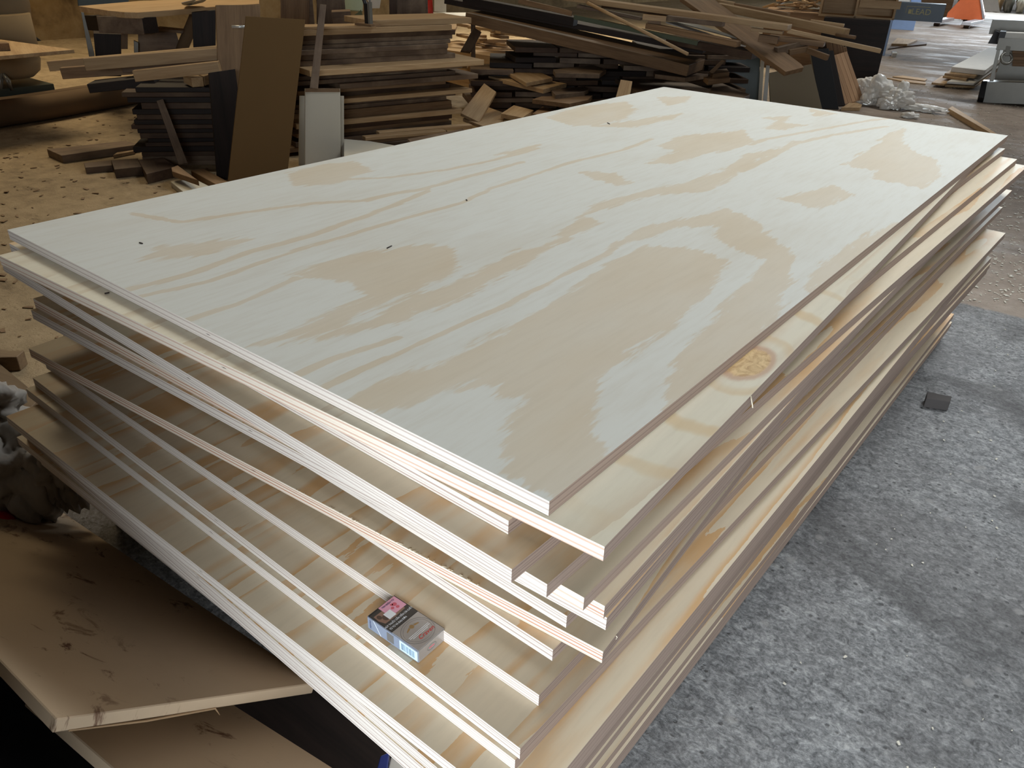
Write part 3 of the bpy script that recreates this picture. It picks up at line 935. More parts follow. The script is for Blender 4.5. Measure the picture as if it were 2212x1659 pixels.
floor_tube('suction_hose', 'thick brown suction hose lying along the floor at the left', [(-120, 268), (0, 246), (90, 233), (180, 218), (240, 208), (330, 192)], .085, M['hose'])
floor_tube('suction_hose', 'second brown hose curving behind the thick suction hose', [(-60, 224), (0, 224), (60, 216), (120, 207), (190, 196)], .045, M['hose'])
wp_ = []
for u, v in ((54, 58), (68, 74), (84, 88), (100, 97)):
    r = ray(u, v); wp_.append(CAM + r * ((-9.185 - CAM.x) / r.x))
tag(link('wall_cable', tube_mesh('wall_cable', smooth_path(wp_), .018, 6), M['black']), 'black cable hanging in a curve on the plaster wall', 'cable')
zb = pt(0, 104, 6.4).z
prism('worktable_board', 'broad pale board on the worktable at the left edge', 'board', zb, [(-140, 72), (0, 85), (160, 107), (0, 121), (-140, 133)], .022, M['light'])
prism('wood_block', 'small brown block lying on the pale worktable board', 'block', zb + .045, [(-14, 89), (14, 90), (19, 93), (-10, 94)], .0445, M['mid'])
tr = empty('table_trestle', fl(-30, 190, 0)); tag(tr, 'dark trestle carrying the broad pale board', 'trestle')
for dx in (-.25, .25):
    o = box('trestle_leg', dx - .02, dx + .02, -.02, .02, 0, zb - .023, M['dark'], tr)
o = box('trestle_rail', -.4, .4, -.02, .02, zb - .09, zb - .024, M['dark'], tr)

# bench with cracked thick top, machine below it
zt = pt(298, 27, 6.0).z
bn = empty('workbench', fl(330, 230, 0)); tag(bn, 'old workbench with a thick cracked wooden top at the upper left', 'workbench')
P = [fl(u, v, zt) for u, v in ((170, 13), (236, 23), (268, 26), (298, 27), (470, 14), (560, 8), (560, -8), (300, 2))]
poly('bench_top', None, None, P, .035, M['light'], parent=bn, grain=(4, 3))
board('bench_beam', None, None, pt(182, 33, 6.7), pt(306, 38, 6.02), .10, .095, M['vdark'], parent=bn)
board('bench_beam', None, None, pt(306, 38, 6.02), pt(330, 38, 6.15), .30, .10, M['greyb'], parent=bn)
P = [pt(u, v, d) for u, v, d in ((414, 27, 6.3), (466, 22, 6.3), (466, 150, 6.3), (420, 150, 6.3))]
poly('bench_leg', None, None, P, .06, M['vdark'], parent=bn)
mc = empty('small_machine', fl(260, 190, 0)); tag(mc, 'dusty grey machine standing under the workbench', 'machine')
P = [pt(u, v, 6.75) for u, v in ((175, 26), (181, 27), (204, 116), (208, 165), (200, 165))]
poly('side_plate', None, None, P, .02, M['steel'], parent=mc)
P = [pt(u, v, 6.8) for u, v in ((202, 72), (262, 74), (262, 165), (210, 165))]
poly('cabinet', None, None, P, .3, M['vdark'], parent=mc)
P = [pt(u, v, 6.7) for u, v in ((262, 66), (276, 66), (276, 106), (262, 106))]
poly('post', None, None, P, .05, M['mid'], parent=mc)
P = [pt(u, v, 6.65) for u, v in ((298, 72), (380, 68), (392, 108), (392, 160), (300, 160))]
poly('hopper', None, None, P, .25, M['greyb'], parent=mc)
P = [pt(u, v, 6.6) for u, v in ((289, 88), (299, 92), (299, 160), (291, 160))]
poly('chute', None, None, P, .05, M['steel'], parent=mc)
board('loose_board', 'short board lying across the dusty machine under the bench', 'board', pt(332, 60, 6.62), pt(392, 66, 6.55), .12, .02, M['greyb'])
pp = [pt(424, 30, 6.7), pt(411, 62, 6.65), pt(392, 110, 6.6), pt(385, 150, 6.6)]
tag(link('cloth_hose', tube_mesh('cloth_hose', smooth_path(pp), .04, 12), M['hose']), 'slanting brown cloth hose beside the dark bench leg', 'hose')
gp = [CAM + ray(u, v) * ((-8.9 - CAM.x) / ray(u, v).x) for u, v in ((166, -30), (278, -30), (278, 9), (170, 13))]
poly('grey_board', 'grey blue panel leaning on the wall behind the workbench', 'panel', gp, .02, M['blue_machine'])
# curl of paper on the bench
cv = [fl(392, 6, zt + .09), fl(394, 10, zt + .03), fl(402, 12, zt + .004), fl(412, 11, zt + .01), fl(420, 3, zt + .07)]
vs, fs = [], []
for i, p in enumerate(smooth_path(cv)):
    vs += [p, p + Vector((.05, .07, .02))]
    if i: fs.append((2 * i - 2, 2 * i, 2 * i + 1, 2 * i - 1))
o = link('paper_curl', mesh('paper_curl', vs, fs), M['paper']); md = o.modifiers.new('thick', 'SOLIDIFY'); md.thickness = .001
tag(o, 'curled white paper on top of the workbench', 'paper')

# timbers sticking out to the left from the dark stack
TB = [('long square timber reaching furthest left, far one of the upper pair', (100, 133, 5.62), (470, 100, 5.35), .06, .055, 'light'),
      ('long square timber lying in front of the furthest reaching one', (178, 127, 5.15), (470, 104, 4.98), .05, .062, 'light'),
      ('lower square timber with dark end under the upper pair', (128, 147, 5.5), (330, 133, 5.38), .05, .062, 'mid'),
      ('thin far timber of the lower pair beside the upright boards', (262, 146, 5.34), (470, 124, 5.2), .04, .03, 'greyb'),
      ('bright square timber of the lower pair beside the upright boards', (285, 153, 5.02), (470, 133, 4.9), .05, .058, 'light'),
      ('dark short plank jutting left below the square timbers', (187, 182, 5.3), (330, 166, 5.2), .16, .05, 'vdark')]
for lab, a, b, wd, t, m in TB:
    board('timber', lab, 'timber', pt(*a), pt(*b), wd, t, M[m], 'timbers on the left stack')
for lab, uv in (('square timber end pointing at the viewer, left one', [(394, 159), (416, 157), (438, 166), (413, 168)]),
                ('square timber end pointing at the viewer, right one', [(421, 157), (440, 155), (452, 161), (440, 165)])):
    prism('timber', lab, 'timber', pt(413, 168, 4.95).z, uv, .05, M['light'], 'timbers on the left stack')
random.seed(11)
A0, B0 = pt(305, 330, 5.08), pt(520, 330, 4.98)
A0.z = B0.z = 0
z = 0.0
i = 0
while z < 0.42:
    t = random.uniform(.022, .034)
    j = random.uniform(-.05, .05)
    ex = (B0 - A0).normalized()
    a = A0 + ex * j; b = B0 + ex * random.uniform(-.02, .05); a.z = b.z = z + t
    board('stacked_board', nth(i + 1) + ' dark thin board up from the floor in the shadowed left stack', 'board', a, b, .45, t - .0005, M[('dark', 'vdark')[i % 2]] if z > .05 else M['greyb'], 'dark stack of thin boards on the left')
    z += t; i += 1
pk_ = [pt(u, v, d) for u, v, d in ((338, 218, 4.98), (352, 214, 4.98), (405, 352, 4.80), (386, 356, 4.80))]
poly('leaning_strip', 'grey strip leaning against the dark stack of thin boards', 'board', pk_, .018, M['greyb'])
FB = [('long thick plank lying on the brown floor', .045, [(101, 322), (133, 336), (300, 312), (272, 304)], .044, 'greyb'),
      ('flat grey offcut on the floor left of the dark stack', .035, [(181, 352), (240, 346), (242, 357), (184, 362)], .034, 'greyb'),
      ('dark offcut on the floor between two paler ones', .05, [(240, 346), (298, 342), (306, 360), (247, 366)], .049, 'dark'),
      ('broad dark offcut on the floor below the grey strip', .055, [(298, 345), (352, 340), (382, 360), (316, 376)], .054, 'dark'),
      ('pale end of an offcut lying by the plywood edge', .03, [(368, 392), (420, 386), (452, 402), (398, 416)], .029, 'white'),
      ('slim offcut resting beside the upright boards', .035, [(412, 368), (440, 364), (492, 392), (470, 400)], .034, 'mid'),
      ('thin stick with a yellow end on the floor', .02, [(244, 335), (262, 322), (292, 318), (290, 326)], .019, 'light')]
for lab, z, uv, t, m in FB:
    prism('floor_offcut', lab, 'offcut', z, uv, t, M[m], 'offcuts on the floor at the left')
prism('floor_offcut', 'pale brown offcut lying on top of the broad dark one', 'offcut', .085, [(370, 362), (384, 357), (429, 390), (372, 370)], .029, M['mid'], 'offcuts on the floor at the left')

# ------------------------------------------------------------------ upright panels
poly('leaning_board', 'tall mustard brown panel leaning upright behind the top sheet', 'panel',
     [pt(531, 35, 4.74), pt(660, 42, 4.78), pt(617, 408, 4.50), pt(490, 412, 4.46)], .018, M['mdf'])
poly('leaning_board', 'brown upright board behind the mustard panel', 'panel',
     [pt(466, 11, 5.02), pt(562, 10, 5.06), pt(566, 375, 4.86), pt(478, 378, 4.82)], .02, M['mid'])
poly('leaning_board', 'short dark upright board left of the mustard panel', 'panel',
     [pt(451, 157, 4.80), pt(508, 149, 4.84), pt(540, 385, 4.68), pt(470, 392, 4.64)], .018, M['vdark'])
o = link('metal_handle', tube_mesh('metal_handle', [pt(501, 58, 4.92), pt(530, 58, 4.90)], .008, 8), M['alu'])
tag(o, 'small metal rod sticking out beside the mustard panel', 'rod')
poly('leaning_stick', 'narrow grey brown stick leaning against the plank stack', 'stick',
     [pt(691, 9, 5.0), pt(705, 10, 5.0), pt(687, 192, 4.90), pt(669, 190, 4.90)], .02, M['greyb'])
wpn = poly('leaning_board', 'white upright panel with brown tape, in front of its wider twin', 'panel',
           [pt(659, 191, 4.90), pt(735, 191, 4.93), pt(736, 372, 4.86), pt(659, 374, 4.83)], .018, M['white'])
for v0, v1 in ((191, 199), (311, 319)):
    poly('tape_strip', None, None, [pt(659.5, v0, 4.897), pt(734.5, v0, 4.927), pt(734.5, v1, 4.925), pt(659.5, v1, 4.893)], .002, M['mid'], parent=wpn, bev=0)
poly('leaning_board', 'wider white panel showing on both sides of the taped one', 'panel',
     [pt(647, 207, 4.97), pt(743, 207, 5.0), pt(743, 370, 4.93), pt(645, 372, 4.90)], .018, M['white'])

# ------------------------------------------------------------------ stack of planks
random.seed(21)
L0, R0 = pt(640, 300, 5.12), pt(978, 300, 5.62)
L0.z = R0.z = 0
ex = (R0 - L0).normalized(); bk = Vector((-ex.y, ex.x, 0))
if bk.dot(L0 - CAM) < 0: bk = -bk
ztop = pt(971, 57, 5.6).z
lv = []
z = 0.0
while z < ztop - .05:
    t = random.uniform(.022, .034); z += t; lv.append((z, t))
spec = {}
for key, (u, v, d), ov in (
        ('pale plank jutting out in the middle of the plank stack', (704, 155, 5.0), (-.16, .06, .16, 'light')),
        ('grey plank end sticking out right, below the pale jutting plank', (1032, 165, 5.7), (-.03, .3, .20, 'greyb')),
        ('knotty pale plank sticking out right, low in the plank stack', (1015, 190, 5.7), (-.06, .26, .12, 'light')),
        ('narrow pale plank in the lower plank stack', (743, 262, 5.2), (-.02, .0, .05, 'light')),
        ('plank with a stepped end, under the pale jutting plank', (793, 158, 5.2), (-.05, .45, .04, 'greyb'))):
    zz = pt(u, v, d).z
    k = min((j for j in range(len(lv)) if j not in spec), key=lambda j: abs(lv[j][0] - zz)); spec[k] = (key, ov)
for j, (z, t) in enumerate(lv):
    fo, le, re, mm = random.uniform(-.02, .025), random.uniform(-.06, .06), random.uniform(-.05, .04), random.choice(['greyb', 'greyb', 'mid', 'dark', 'greyb'])
    lab, grp = nth(j + 1) + ' plank up from the floor in the tall stack behind the white panels', 'planks of the tall stack'
    if j in spec:
        lab, (fo, le, re, mm) = spec[j][0], spec[j][1]
    a = L0 + ex * le + bk * fo; b = R0 + ex * re + bk * (fo + random.uniform(-.02, .02)); a.z = b.z = z
    board('stacked_plank', lab, 'plank', a, b, .34 - fo + random.uniform(-.03, .03), t - .0006, M[mm], grp)
zz = lv[-1][0]
a = L0 + bk * -.03; b = R0 + ex * .0; a.z = b.z = zz + .034
board('stacked_plank', 'long pale plank on top of the stack, its end short of the thick board', 'plank', a, b, .2, .033, M['light'], 'planks of the tall stack')
a = L0 + ex * .55 + bk * .02; b = R0 + ex * .17 + bk * .03; a.z = b.z = zz + .070
board('stacked_plank', 'thick pale board topping the right end of the plank stack', 'plank', a, b, .36, .035, M['light'], 'planks of the tall stack')
a = L0 + ex * .1 + bk * -.02; b = L0 + ex * .55 + bk * -.06; a.z = b.z = zz + .049
board('stacked_plank', 'thin pale board under the clamp on the plank stack', 'plank', a, b, .15, .014, M['light'], 'planks of the tall stack')
ztp = zz + .050
for n_, (lab, A_, B_, t) in enumerate((('upper loose pale strip lying at the foot of the plank stack', (819, 286, 5.25), (1021, 270, 5.5), .02),
                                       ('lower loose pale strip lying at the foot of the plank stack', (789, 297, 5.1), (964, 282, 5.3), .02))):
    board('loose_strip', lab, 'strip', pt(*A_), pt(*B_), .06, t, M['light'])
prism('white_slab', 'dirty white slab on the floor before the plank stack', 'slab', .12, [(743, 300), (800, 305), (900, 322), (880, 345), (743, 352)], .02, M['white'])
prism('loose_strip', 'brown board below the loose pale strips', 'strip', .16, [(880, 300), (1000, 278), (1010, 290), (900, 318)], .02, M['greyb'])
# clamp tool standing on the stack
ct = empty('clamp', pt(794, 49, 5.25)); ct.location.z = ztp + .0005
tag(ct, 'dark toggle clamp with red grips standing on the plank stack', 'clamp')
box('base', -.07, .07, -.04, .04, 0, .012, M['mid'], ct)
box('post', -.012, .012, -.012, .012, .012, .12, M['black'], ct)
box('jaw', .018, .034, -.012, .012, .012, .13, M['steel'], ct)
o = link('lever', tube_mesh('lever', [Vector((0, 0, .09)), Vector((-.03, 0, .16)), Vector((-.055, 0, .175))], .011, 8), M['black'], ct)
o = link('grip', tube_mesh('grip', [Vector((-.04, 0, .168)), Vector((-.075, 0, .185))], .016, 8), M['red'], ct)
o = link('spindle', tube_mesh('spindle', [Vector((.026, 0, .06)), Vector((.034, 0, .22))], .006, 8), M['steel'], ct)

# ------------------------------------------------------------------ things behind the plank stack
def vbox(name, u0, u1, v0, d, depth, mat, parent, v1=None):
    """upright box: front face spans u0..u1 at distance d, top at v0, down to the floor or v1"""
    a, b = pt(u0, v0, d), pt(u1, v0, d)
    z1 = pt((u0 + u1) / 2, v0, d).z
    z0 = 0.0 if v1 is None else max(0.0, pt((u0 + u1) / 2, v1, d).z)
    a.z = b.z = 0
    e = (b - a); L = e.length; e.normalize(); n = Vector((-e.y, e.x, 0))
    if n.dot(a - CAM) < 0: n = -n
    me = mesh(name, *box_data(0, L, 0, depth, z0, z1)); bevel(me, .003)
    if e.cross(n).z < 0:
        a, e = b, -e
    o = link(name, me, mat)
    frame(o, a, e, n, Vector((0, 0, 1)))
    if parent is not None:
        bpy.context.view_layer.update()
        o.parent = parent; o.matrix_parent_inverse = parent.matrix_basis.inverted()
    return o


def cabinet(name, label, cat, u0, u1, v0, d, depth, mat, parts=()):
    o = vbox(name, u0, u1, v0, d, depth, mat, None)
    tag(o, label, cat)
    for pn, a, b, c, e_, m, th in parts:
        bpy.context.view_layer.update()
        P = [pt(a, c, d - th), pt(b, c, d - th), pt(b, e_, d - th), pt(a, e_, d - th)]
        poly(pn, None, None, P, th, m, parent=o)
    return o


cabinet('cabinet', 'brown wooden cabinet behind the narrow leaning stick', 'cabinet', 601, 672, -40, 7.3, .5, M['greyb'],
        [('door', 606, 668, -35, 60, M['mid'], .02)])
cabinet('cabinet', 'second brown cabinet right of the narrow leaning stick', 'cabinet', 680, 742, -40, 7.5, .5, M['greyb'],
        [('door', 684, 738, -35, 60, M['greyb'], .02)])
poly('green_board', 'pale green panel leaning behind the clamp', 'panel', [pt(743, -20, 8.2), pt(786, -20, 8.2), pt(783, 24, 8.1), pt(743, 21, 8.1)], .02, M['palegreen'])
poly('white_sheet', 'white sheet of paper showing behind the clamp', 'paper', [pt(786, -20, 8.3), pt(826, -20, 8.3), pt(820, 18, 8.3), pt(800, 18, 8.3)], .006, M['paper'])
poly('olive_board', 'olive green tilted panel behind the plank stack', 'panel', [pt(743, 48, 7.1), pt(780, 23, 7.2), pt(790, 50, 7.1), pt(785, 90, 7.0), pt(740, 90, 7.0)], .02, M['glass'])
board('grey_beam', 'grey timber lying behind the narrow leaning stick', 'timber', pt(716, 26, 7.0), pt(757, 24, 7.0), .2, .12, M['greyb'])
cabinet('cabinet', 'tall brown cabinet behind the right end of the plank stack', 'cabinet', 838, 923, -50, 7.0, .5, M['greyb'],
        [('door', 841, 856, -45, 60, M['dark'], .02), ('door', 858, 920, -45, 60, M['greyb'], .02)])
# bright lit table further back with a red canister
lt = empty('lit_table', fl(975, 150, 0)); tag(lt, 'brightly lit pale table in the gap behind the plank stack', 'table')
zt2 = pt(960, 30, 9.0).z
bpy.context.view_layer.update()
P = [fl(u, v, zt2) for u, v in ((880, 27), (1040, 27), (1050, 34), (870, 36))]
poly('table_top', None, None, P, .04, M['paper'], parent=lt)
for u in (900, 1030):
    p_ = fl(u, 31, zt2)
    o = box('table_leg', -.03, .03, -.03, .03, 0, zt2 - .041, M['light'], lt); o.location = Vector((p_.x, p_.y, 0)) - lt.location
rc = fl(928, 30, zt2)
o = link('red_canister', lathe_mesh('red_canister', [(.035, 0), (.04, .01), (.032, .12), (.018, .2), (.016, .28)]), M['red']); o.location = (rc.x, rc.y, zt2 + .0005)
tag(o, 'red canister standing on the brightly lit table', 'canister')
o = poly('white_box', 'pale box on the brightly lit table', 'box', [pt(938, -6, 8.85), pt(964, -6, 8.85), pt(964, 27, 8.85), pt(938, 25, 8.85)], .3, M['paper'])
random.seed(31)
for i in range(26):
    u = random.uniform(985, 1075); v = random.uniform(40, 125); d = 8.0 + random.random() * .8
    a = pt(u, v, d); a.z = max(a.z, .03) if i != 7 else .03
    ang = random.uniform(-1, 1)
    L = random.uniform(.2, .55)
    b = a + Vector((math.cos(ang) * L, math.sin(ang) * L, random.uniform(-.03, .03)))
    board('sunlit_offcut', 'sunlit pale offcut in the bright gap behind the waste pile', 'offcut', a, b, random.uniform(.05, .14), .025, M['light'], 'sunlit offcuts in the gap')
tag(box('offcut_crate', -.55, .55, -.35, .35, 0, .3, M['light']), 'pale crate in the bright gap that carries sunlit offcuts', 'crate').location = pt(1030, 120, 8.2) * 1
bpy.data.objects['offcut_crate'].location.z = 0
poly('leaning_plank', 'dark plank leaning in the bright gap beside the plank stack', 'plank', [pt(1024, 58, 6.7), pt(1040, 70, 6.7), pt(1017, 112, 6.6), pt(995, 110, 6.6)], .03, M['dark'])
poly('leaning_plank', 'upright grey post between the bright gap and the plank stack', 'plank', [pt(1017, 40, 7.0), pt(1027, 41, 7.0), pt(1027, 228, 7.0), pt(1018, 228, 7.0)], .05, M['greyb'])

# ------------------------------------------------------------------ waste pile
random.seed(41)
PA, PB = pt(1025, 262, 6.35), pt(1580, 262, 6.85)
PA.z = PB.z = 0
ex = (PB - PA).normalized(); bk = Vector((-ex.y, ex.x, 0))
if bk.dot(PA - CAM) < 0: bk = -bk
LEN = (PB - PA).length
z = 0
lay = 0
while z < 0.50:
    t = random.uniform(.03, .045)
    ncell = 6
    for c in range(ncell):
        if z > .36 and c == 0: continue
        off = .45 * (lay % 2) - .1
        s0 = (c + .01 + off) * LEN / ncell; s1 = (c + .985 + off) * LEN / ncell
        r0 = random.uniform(-.06, .06) + z * .35
        a = PA + ex * (s0 + random.uniform(0, .01)) + bk * (r0 + random.uniform(-.03, .03))
        b = PA + ex * (s1 - random.uniform(0, .02)) + bk * (r0 + random.uniform(-.03, .03))
        a.z = b.z = z + t
        board('waste_board', 'dark board, ' + nth(lay + 1) + ' layer up and ' + nth(c + 1) + ' from the left in the waste pile body', 'board', a, b, random.uniform(.28, .6), t * .92, M[random.choice(['dark', 'dark', 'vdark', 'greyb'])], 'dark boards of the waste pile')
    z += t; lay += 1
SP = [
    ('prism', 'pale offcut lying slanted on top of another in the waste pile', pt(1137, 179, 6.0).z, [(1073, 142), (1119, 135), (1194, 168), (1137, 179)], .027, 'light'),
    ('prism', 'pale offcut directly beneath the slanted one in the waste pile', pt(1174, 193, 5.98).z, [(1055, 164), (1090, 158), (1224, 180), (1174, 193)], .03, 'light'),
    ('prism', 'pale triangular offcut low at the near edge of the waste pile', pt(1128, 253, 5.6).z, [(1082, 245), (1110, 227), (1153, 238), (1128, 254)], .03, 'light'),
    ('prism', 'pale offcut lying flat at the foot of the leaning piece', pt(1060, 268, 5.55).z, [(1000, 256), (1048, 229), (1090, 244), (1087, 262), (1050, 275)], .02, 'light'),
    ('prism', 'small dark offcut beside the pale triangular one', pt(1180, 245, 5.7).z, [(1150, 245), (1172, 230), (1200, 238), (1180, 250)], .03, 'mid'),
    ('prism', 'brown board with a pale end under the two slanted offcuts', pt(1250, 210, 6.0).z, [(1170, 208), (1280, 206), (1270, 216), (1230, 224), (1150, 214)], .03, 'mid'),
    ('prism', 'short brown board right of the two slanted offcuts', pt(1260, 197, 6.1).z, [(1190, 195), (1262, 186), (1272, 192), (1262, 198), (1200, 205)], .03, 'greyb'),
    ('prism', 'brown board lying level in the dark middle of the pile', pt(1290, 160, 6.1).z, [(1195, 150), (1280, 140), (1310, 150), (1295, 160), (1200, 158)], .03, 'greyb'),
    ('prism', 'large dark grey slab at the front of the waste pile', pt(1480, 205, 6.05).z, [(1309, 157), (1344, 142), (1400, 150), (1540, 195), (1480, 205), (1380, 200)], .035, 'greyb'),
    ('prism', 'grey board lying over the large dark grey slab', pt(1480, 168, 6.05).z, [(1412, 153), (1440, 150), (1530, 160), (1480, 168), (1415, 160)], .03, 'greyb'),
    ('prism', 'brown board end at the right of the grey slab', pt(1575, 160, 5.95).z, [(1535, 152), (1570, 148), (1576, 155), (1540, 160)], .03, 'mid'),
    ('prism', 'second brown board end just below the first one', pt(1578, 171, 5.9).z, [(1520, 166), (1570, 160), (1578, 168), (1530, 174)], .03, 'mid'),
    ('prism', 'grey pointed board corner before the green panel', pt(1560, 195, 5.9).z, [(1540, 182), (1556, 178), (1620, 204), (1600, 215), (1530, 205)], .025, 'greyb'),
]
for _, lab, z, uv, t, m in SP:
    prism('waste_offcut', lab, 'offcut', z, uv, t, M[m], 'offcuts on the waste pile')
poly('waste_offcut', 'pale plank leaning at the left end of the waste pile', 'offcut', [pt(1046, 178, 6.1), pt(1072, 200, 6.0), pt(1035, 262, 5.6), pt(995, 246, 5.7)], .022, M['light'], 'offcuts on the waste pile')
poly('waste_offcut', 'short pale board standing on end behind the far corner', 'offcut', [pt(1341, 171, 5.72), pt(1366, 176, 5.72), pt(1342, 318, 5.38), pt(1300, 318, 5.38)], .022, M['light'], 'offcuts on the waste pile')
poly('waste_offcut', 'brown stick propped under the layered panel', 'offcut', [pt(1560, 128, 6.0), pt(1566, 132, 6.0), pt(1540, 160, 5.95), pt(1532, 155, 5.95)], .03, M['mid'], 'offcuts on the waste pile')
LB = [
    ('long layered brown panel sloping across the waste pile', (1006, 27, 6.75), (1489, 141, 6.05), .42, .075, 'mid'),
    ('long dark panel above the layered brown one', (960, -4, 6.95), (1520, 104, 6.3), .45, .04, 'vdark'),
    ('dark board sloping at the top left of the waste pile', (1000, -8, 6.7), (1240, 38, 6.35), .10, .06, 'vdark'),
    ('long dark board with a greenish tinge', (1240, 32, 6.22), (1508, 89, 6.0), .05, .03, 'glass'),
    ('brown board over the greenish one', (1395, 50, 6.0), (1592, 90, 5.72), .08, .035, 'mid'),
    ('wide dark board under the brown one', (1440, 78, 6.12), (1626, 112, 5.9), .3, .05, 'dark'),
    ('long pale plank lying highest across the waste pile', (1215, -10, 6.3), (1702, 55, 5.78), .13, .032, 'light'),
    ('thin board with white top edge near the top of the pile', (1120, -4, 6.5), (1236, 24, 6.3), .015, .035, 'mid'),
    ('thin grey board left of the dowel', (1246, 10, 6.3), (1384, 38, 6.15), .06, .02, 'greyb'),
    ('short pale block wedged under the highest plank', (1389, 31, 6.0), (1440, 35, 6.0), .08, .035, 'light'),
    ('small brown block below the wedged pale one', (1400, 43, 6.03), (1428, 46, 6.03), .06, .03, 'mid'),
    ('grey board behind the wedged block', (1438, 34, 6.12), (1560, 48, 6.0), .08, .03, 'greyb'),
    ('long pale plank reaching right above the dark cabinet', (1545, 6, 6.9), (1824, 63, 6.2), .07, .05, 'light'),
    ('brown plank behind the pale one reaching right', (1586, 7, 6.92), (1700, 28, 6.66), .05, .07, 'mid'),
    ('short plank with pale top at the upper edge', (1540, -2, 7.1), (1584, 5, 7.05), .06, .04, 'light'),
    ('slim pale bar with a white end, reaching furthest right', (1703, 62, 6.0), (1905, 106, 6.15), .045, .028, 'light'),
    ('thin pale strip above the long pale plank', (1751, 42, 6.5), (1823, 52, 6.45), .03, .02, 'light'),
    ('thin board with white tip under the highest plank', (1622, 60, 5.88), (1691, 68, 5.84), .04, .02, 'light'),
    ('brown board below the white tipped one', (1640, 74, 5.84), (1682, 80, 5.82), .05, .045, 'mid'),
    ('brown plank lying beneath the slim pale bar', (1660, 76, 6.0), (1780, 92, 5.95), .1, .03, 'mid'),
    ('dark plank pointing up right under the slim bar', (1680, 104, 5.88), (1746, 86, 6.0), .05, .05, 'greyb'),
    ('short plank hanging down right under the slim bar', (1744, 103, 5.92), (1788, 119, 5.85), .03, .035, 'mid'),
    ('brown board end with pale edge under the pile', (1706, 108, 5.9), (1748, 100, 5.95), .06, .035, 'mid'),
    ('dark board filling the top of the waste pile', (1300, 4, 6.6), (1500, 30, 6.4), .1, .04, 'dark'),
]
for lab, a, b, wd, t, m in LB:
    board('waste_plank', lab, 'plank', pt(*a), pt(*b), wd, t, M[m], 'long boards on the waste pile')
poly('white_strip', 'long white laminate strip sticking out of the waste pile', 'strip', [pt(1438, 49, 6.1), pt(1458, 46, 6.15), pt(1613, 101, 5.93), pt(1592, 95, 5.9)], .006, M['alu'], bev=0)
poly('white_strip', 'blue grey laminate strip beside the white one', 'strip', [pt(1462, 46, 6.2), pt(1485, 47, 6.25), pt(1600, 80, 6.02), pt(1590, 84, 6.0)], .006, M['steel'], bev=0)
wk = poly('slanting_plank', 'wide brown plank sliding down across the waste pile to the right', 'plank',
          [pt(1470, -8, 6.55), pt(1530, -8, 6.68), pt(1732, 137, 5.78), pt(1737, 143, 5.74), pt(1696, 158, 5.62)], .03, [M['mid']])
tag(link('dowel', tube_mesh('dowel', [pt(1269, 6, 6.1), pt(1486, 117, 5.72)], .011, 10), M['light']), 'long pale round dowel lying across the waste pile', 'dowel')
tag(link('round_stick', tube_mesh('round_stick', [pt(1806, 75, 6.2), pt(1848, 81, 6.15)], .012, 10), M['mid']), 'short round stick poking out at the right of the pile', 'stick')
# panels standing at the right end of the pile
ST_ = [('dark green panel standing at the end of the waste pile', [(1480, 118, 7.3), (1642, 112, 7.35), (1640, 245, 7.3), (1480, 240, 7.25)], .02, 'green'),
       ('thin dark panel with a pale edge next to the green one', [(1643, 130, 7.2), (1651, 131, 7.2), (1644, 240, 7.1), (1636, 240, 7.1)], .02, 'white'),
       ('panel edge showing as a bright white upright strip', [(1655, 141, 7.15), (1663, 142, 7.15), (1655, 240, 7.05), (1646, 240, 7.05)], .02, 'alu'),
       ('grey beige panel standing below the slanting plank', [(1660, 158, 7.2), (1754, 138, 7.3), (1776, 240, 7.25), (1666, 238, 7.1)], .02, 'greybeige'),
       ('dark panel between the grey beige one and the striped one', [(1750, 108, 7.7), (1790, 104, 7.75), (1812, 236, 7.6), (1772, 234, 7.55)], .03, 'black'),
       ('second dark panel close behind the striped leaning panel', [(1772, 112, 7.85), (1800, 108, 7.9), (1826, 228, 7.8), (1800, 230, 7.75)], .03, 'vdark')]
for lab, P, t, m in ST_:
    poly('standing_board', lab, 'panel', [pt(*q) for q in P], t, M[m], 'panels standing by the waste pile')
M['stripe'] = wood('laminated_oak', lin(190, 154, 118), lin(150, 112, 80), sx=.6, sy=30)
pnl = empty('laminated_board', fl(1818, 228, 0)); tag(pnl, 'striped laminated wooden panel leaning beside the clear plastic bag', 'panel')
bpy.context.view_layer.update()
TL, TR, BR, BL = pt(1782, 125, 7.95), pt(1830, 111, 8.15), pt(1866, 214, 8.15), pt(1816, 228, 7.95)
for i in range(6):
    s0, s1 = i / 6 + .004, (i + 1) / 6 - .004
    poly('lamella', None, None, [TL.lerp(TR, s0), TL.lerp(TR, s1), BL.lerp(BR, s1), BL.lerp(BR, s0)], .022, M['stripe'], parent=pnl, grain=(0, 3), bev=.0008)
for i, (u, v, wd) in enumerate(((1784, 92, 12), (1797, 88, 11), (1808, 95, 8), (1815, 100, 7), (1821, 103, 7))):
    poly('upright_slat', nth(i + 1) + ' narrow brown slat from the left behind the striped panel', 'slat', [pt(u, v, 8.3 + .05 * i), pt(u + wd, v - 2, 8.3 + .05 * i), pt(u + wd + 22, 215, 8.3 + .05 * i), pt(u + 22, 216, 8.3 + .05 * i)], .02, M['mid'], 'slats behind the striped panel')
prism('floor_offcut', 'pale board lying under the striped panel foot', 'offcut', .03, [(1818, 232), (1842, 217), (1862, 226), (1858, 232)], .029, M['light'])
prism('floor_offcut', 'pale strip at the foot of the grey beige panel', 'offcut', .03, [(1742, 224), (1768, 218), (1775, 224), (1760, 230)], .029, M['light'])
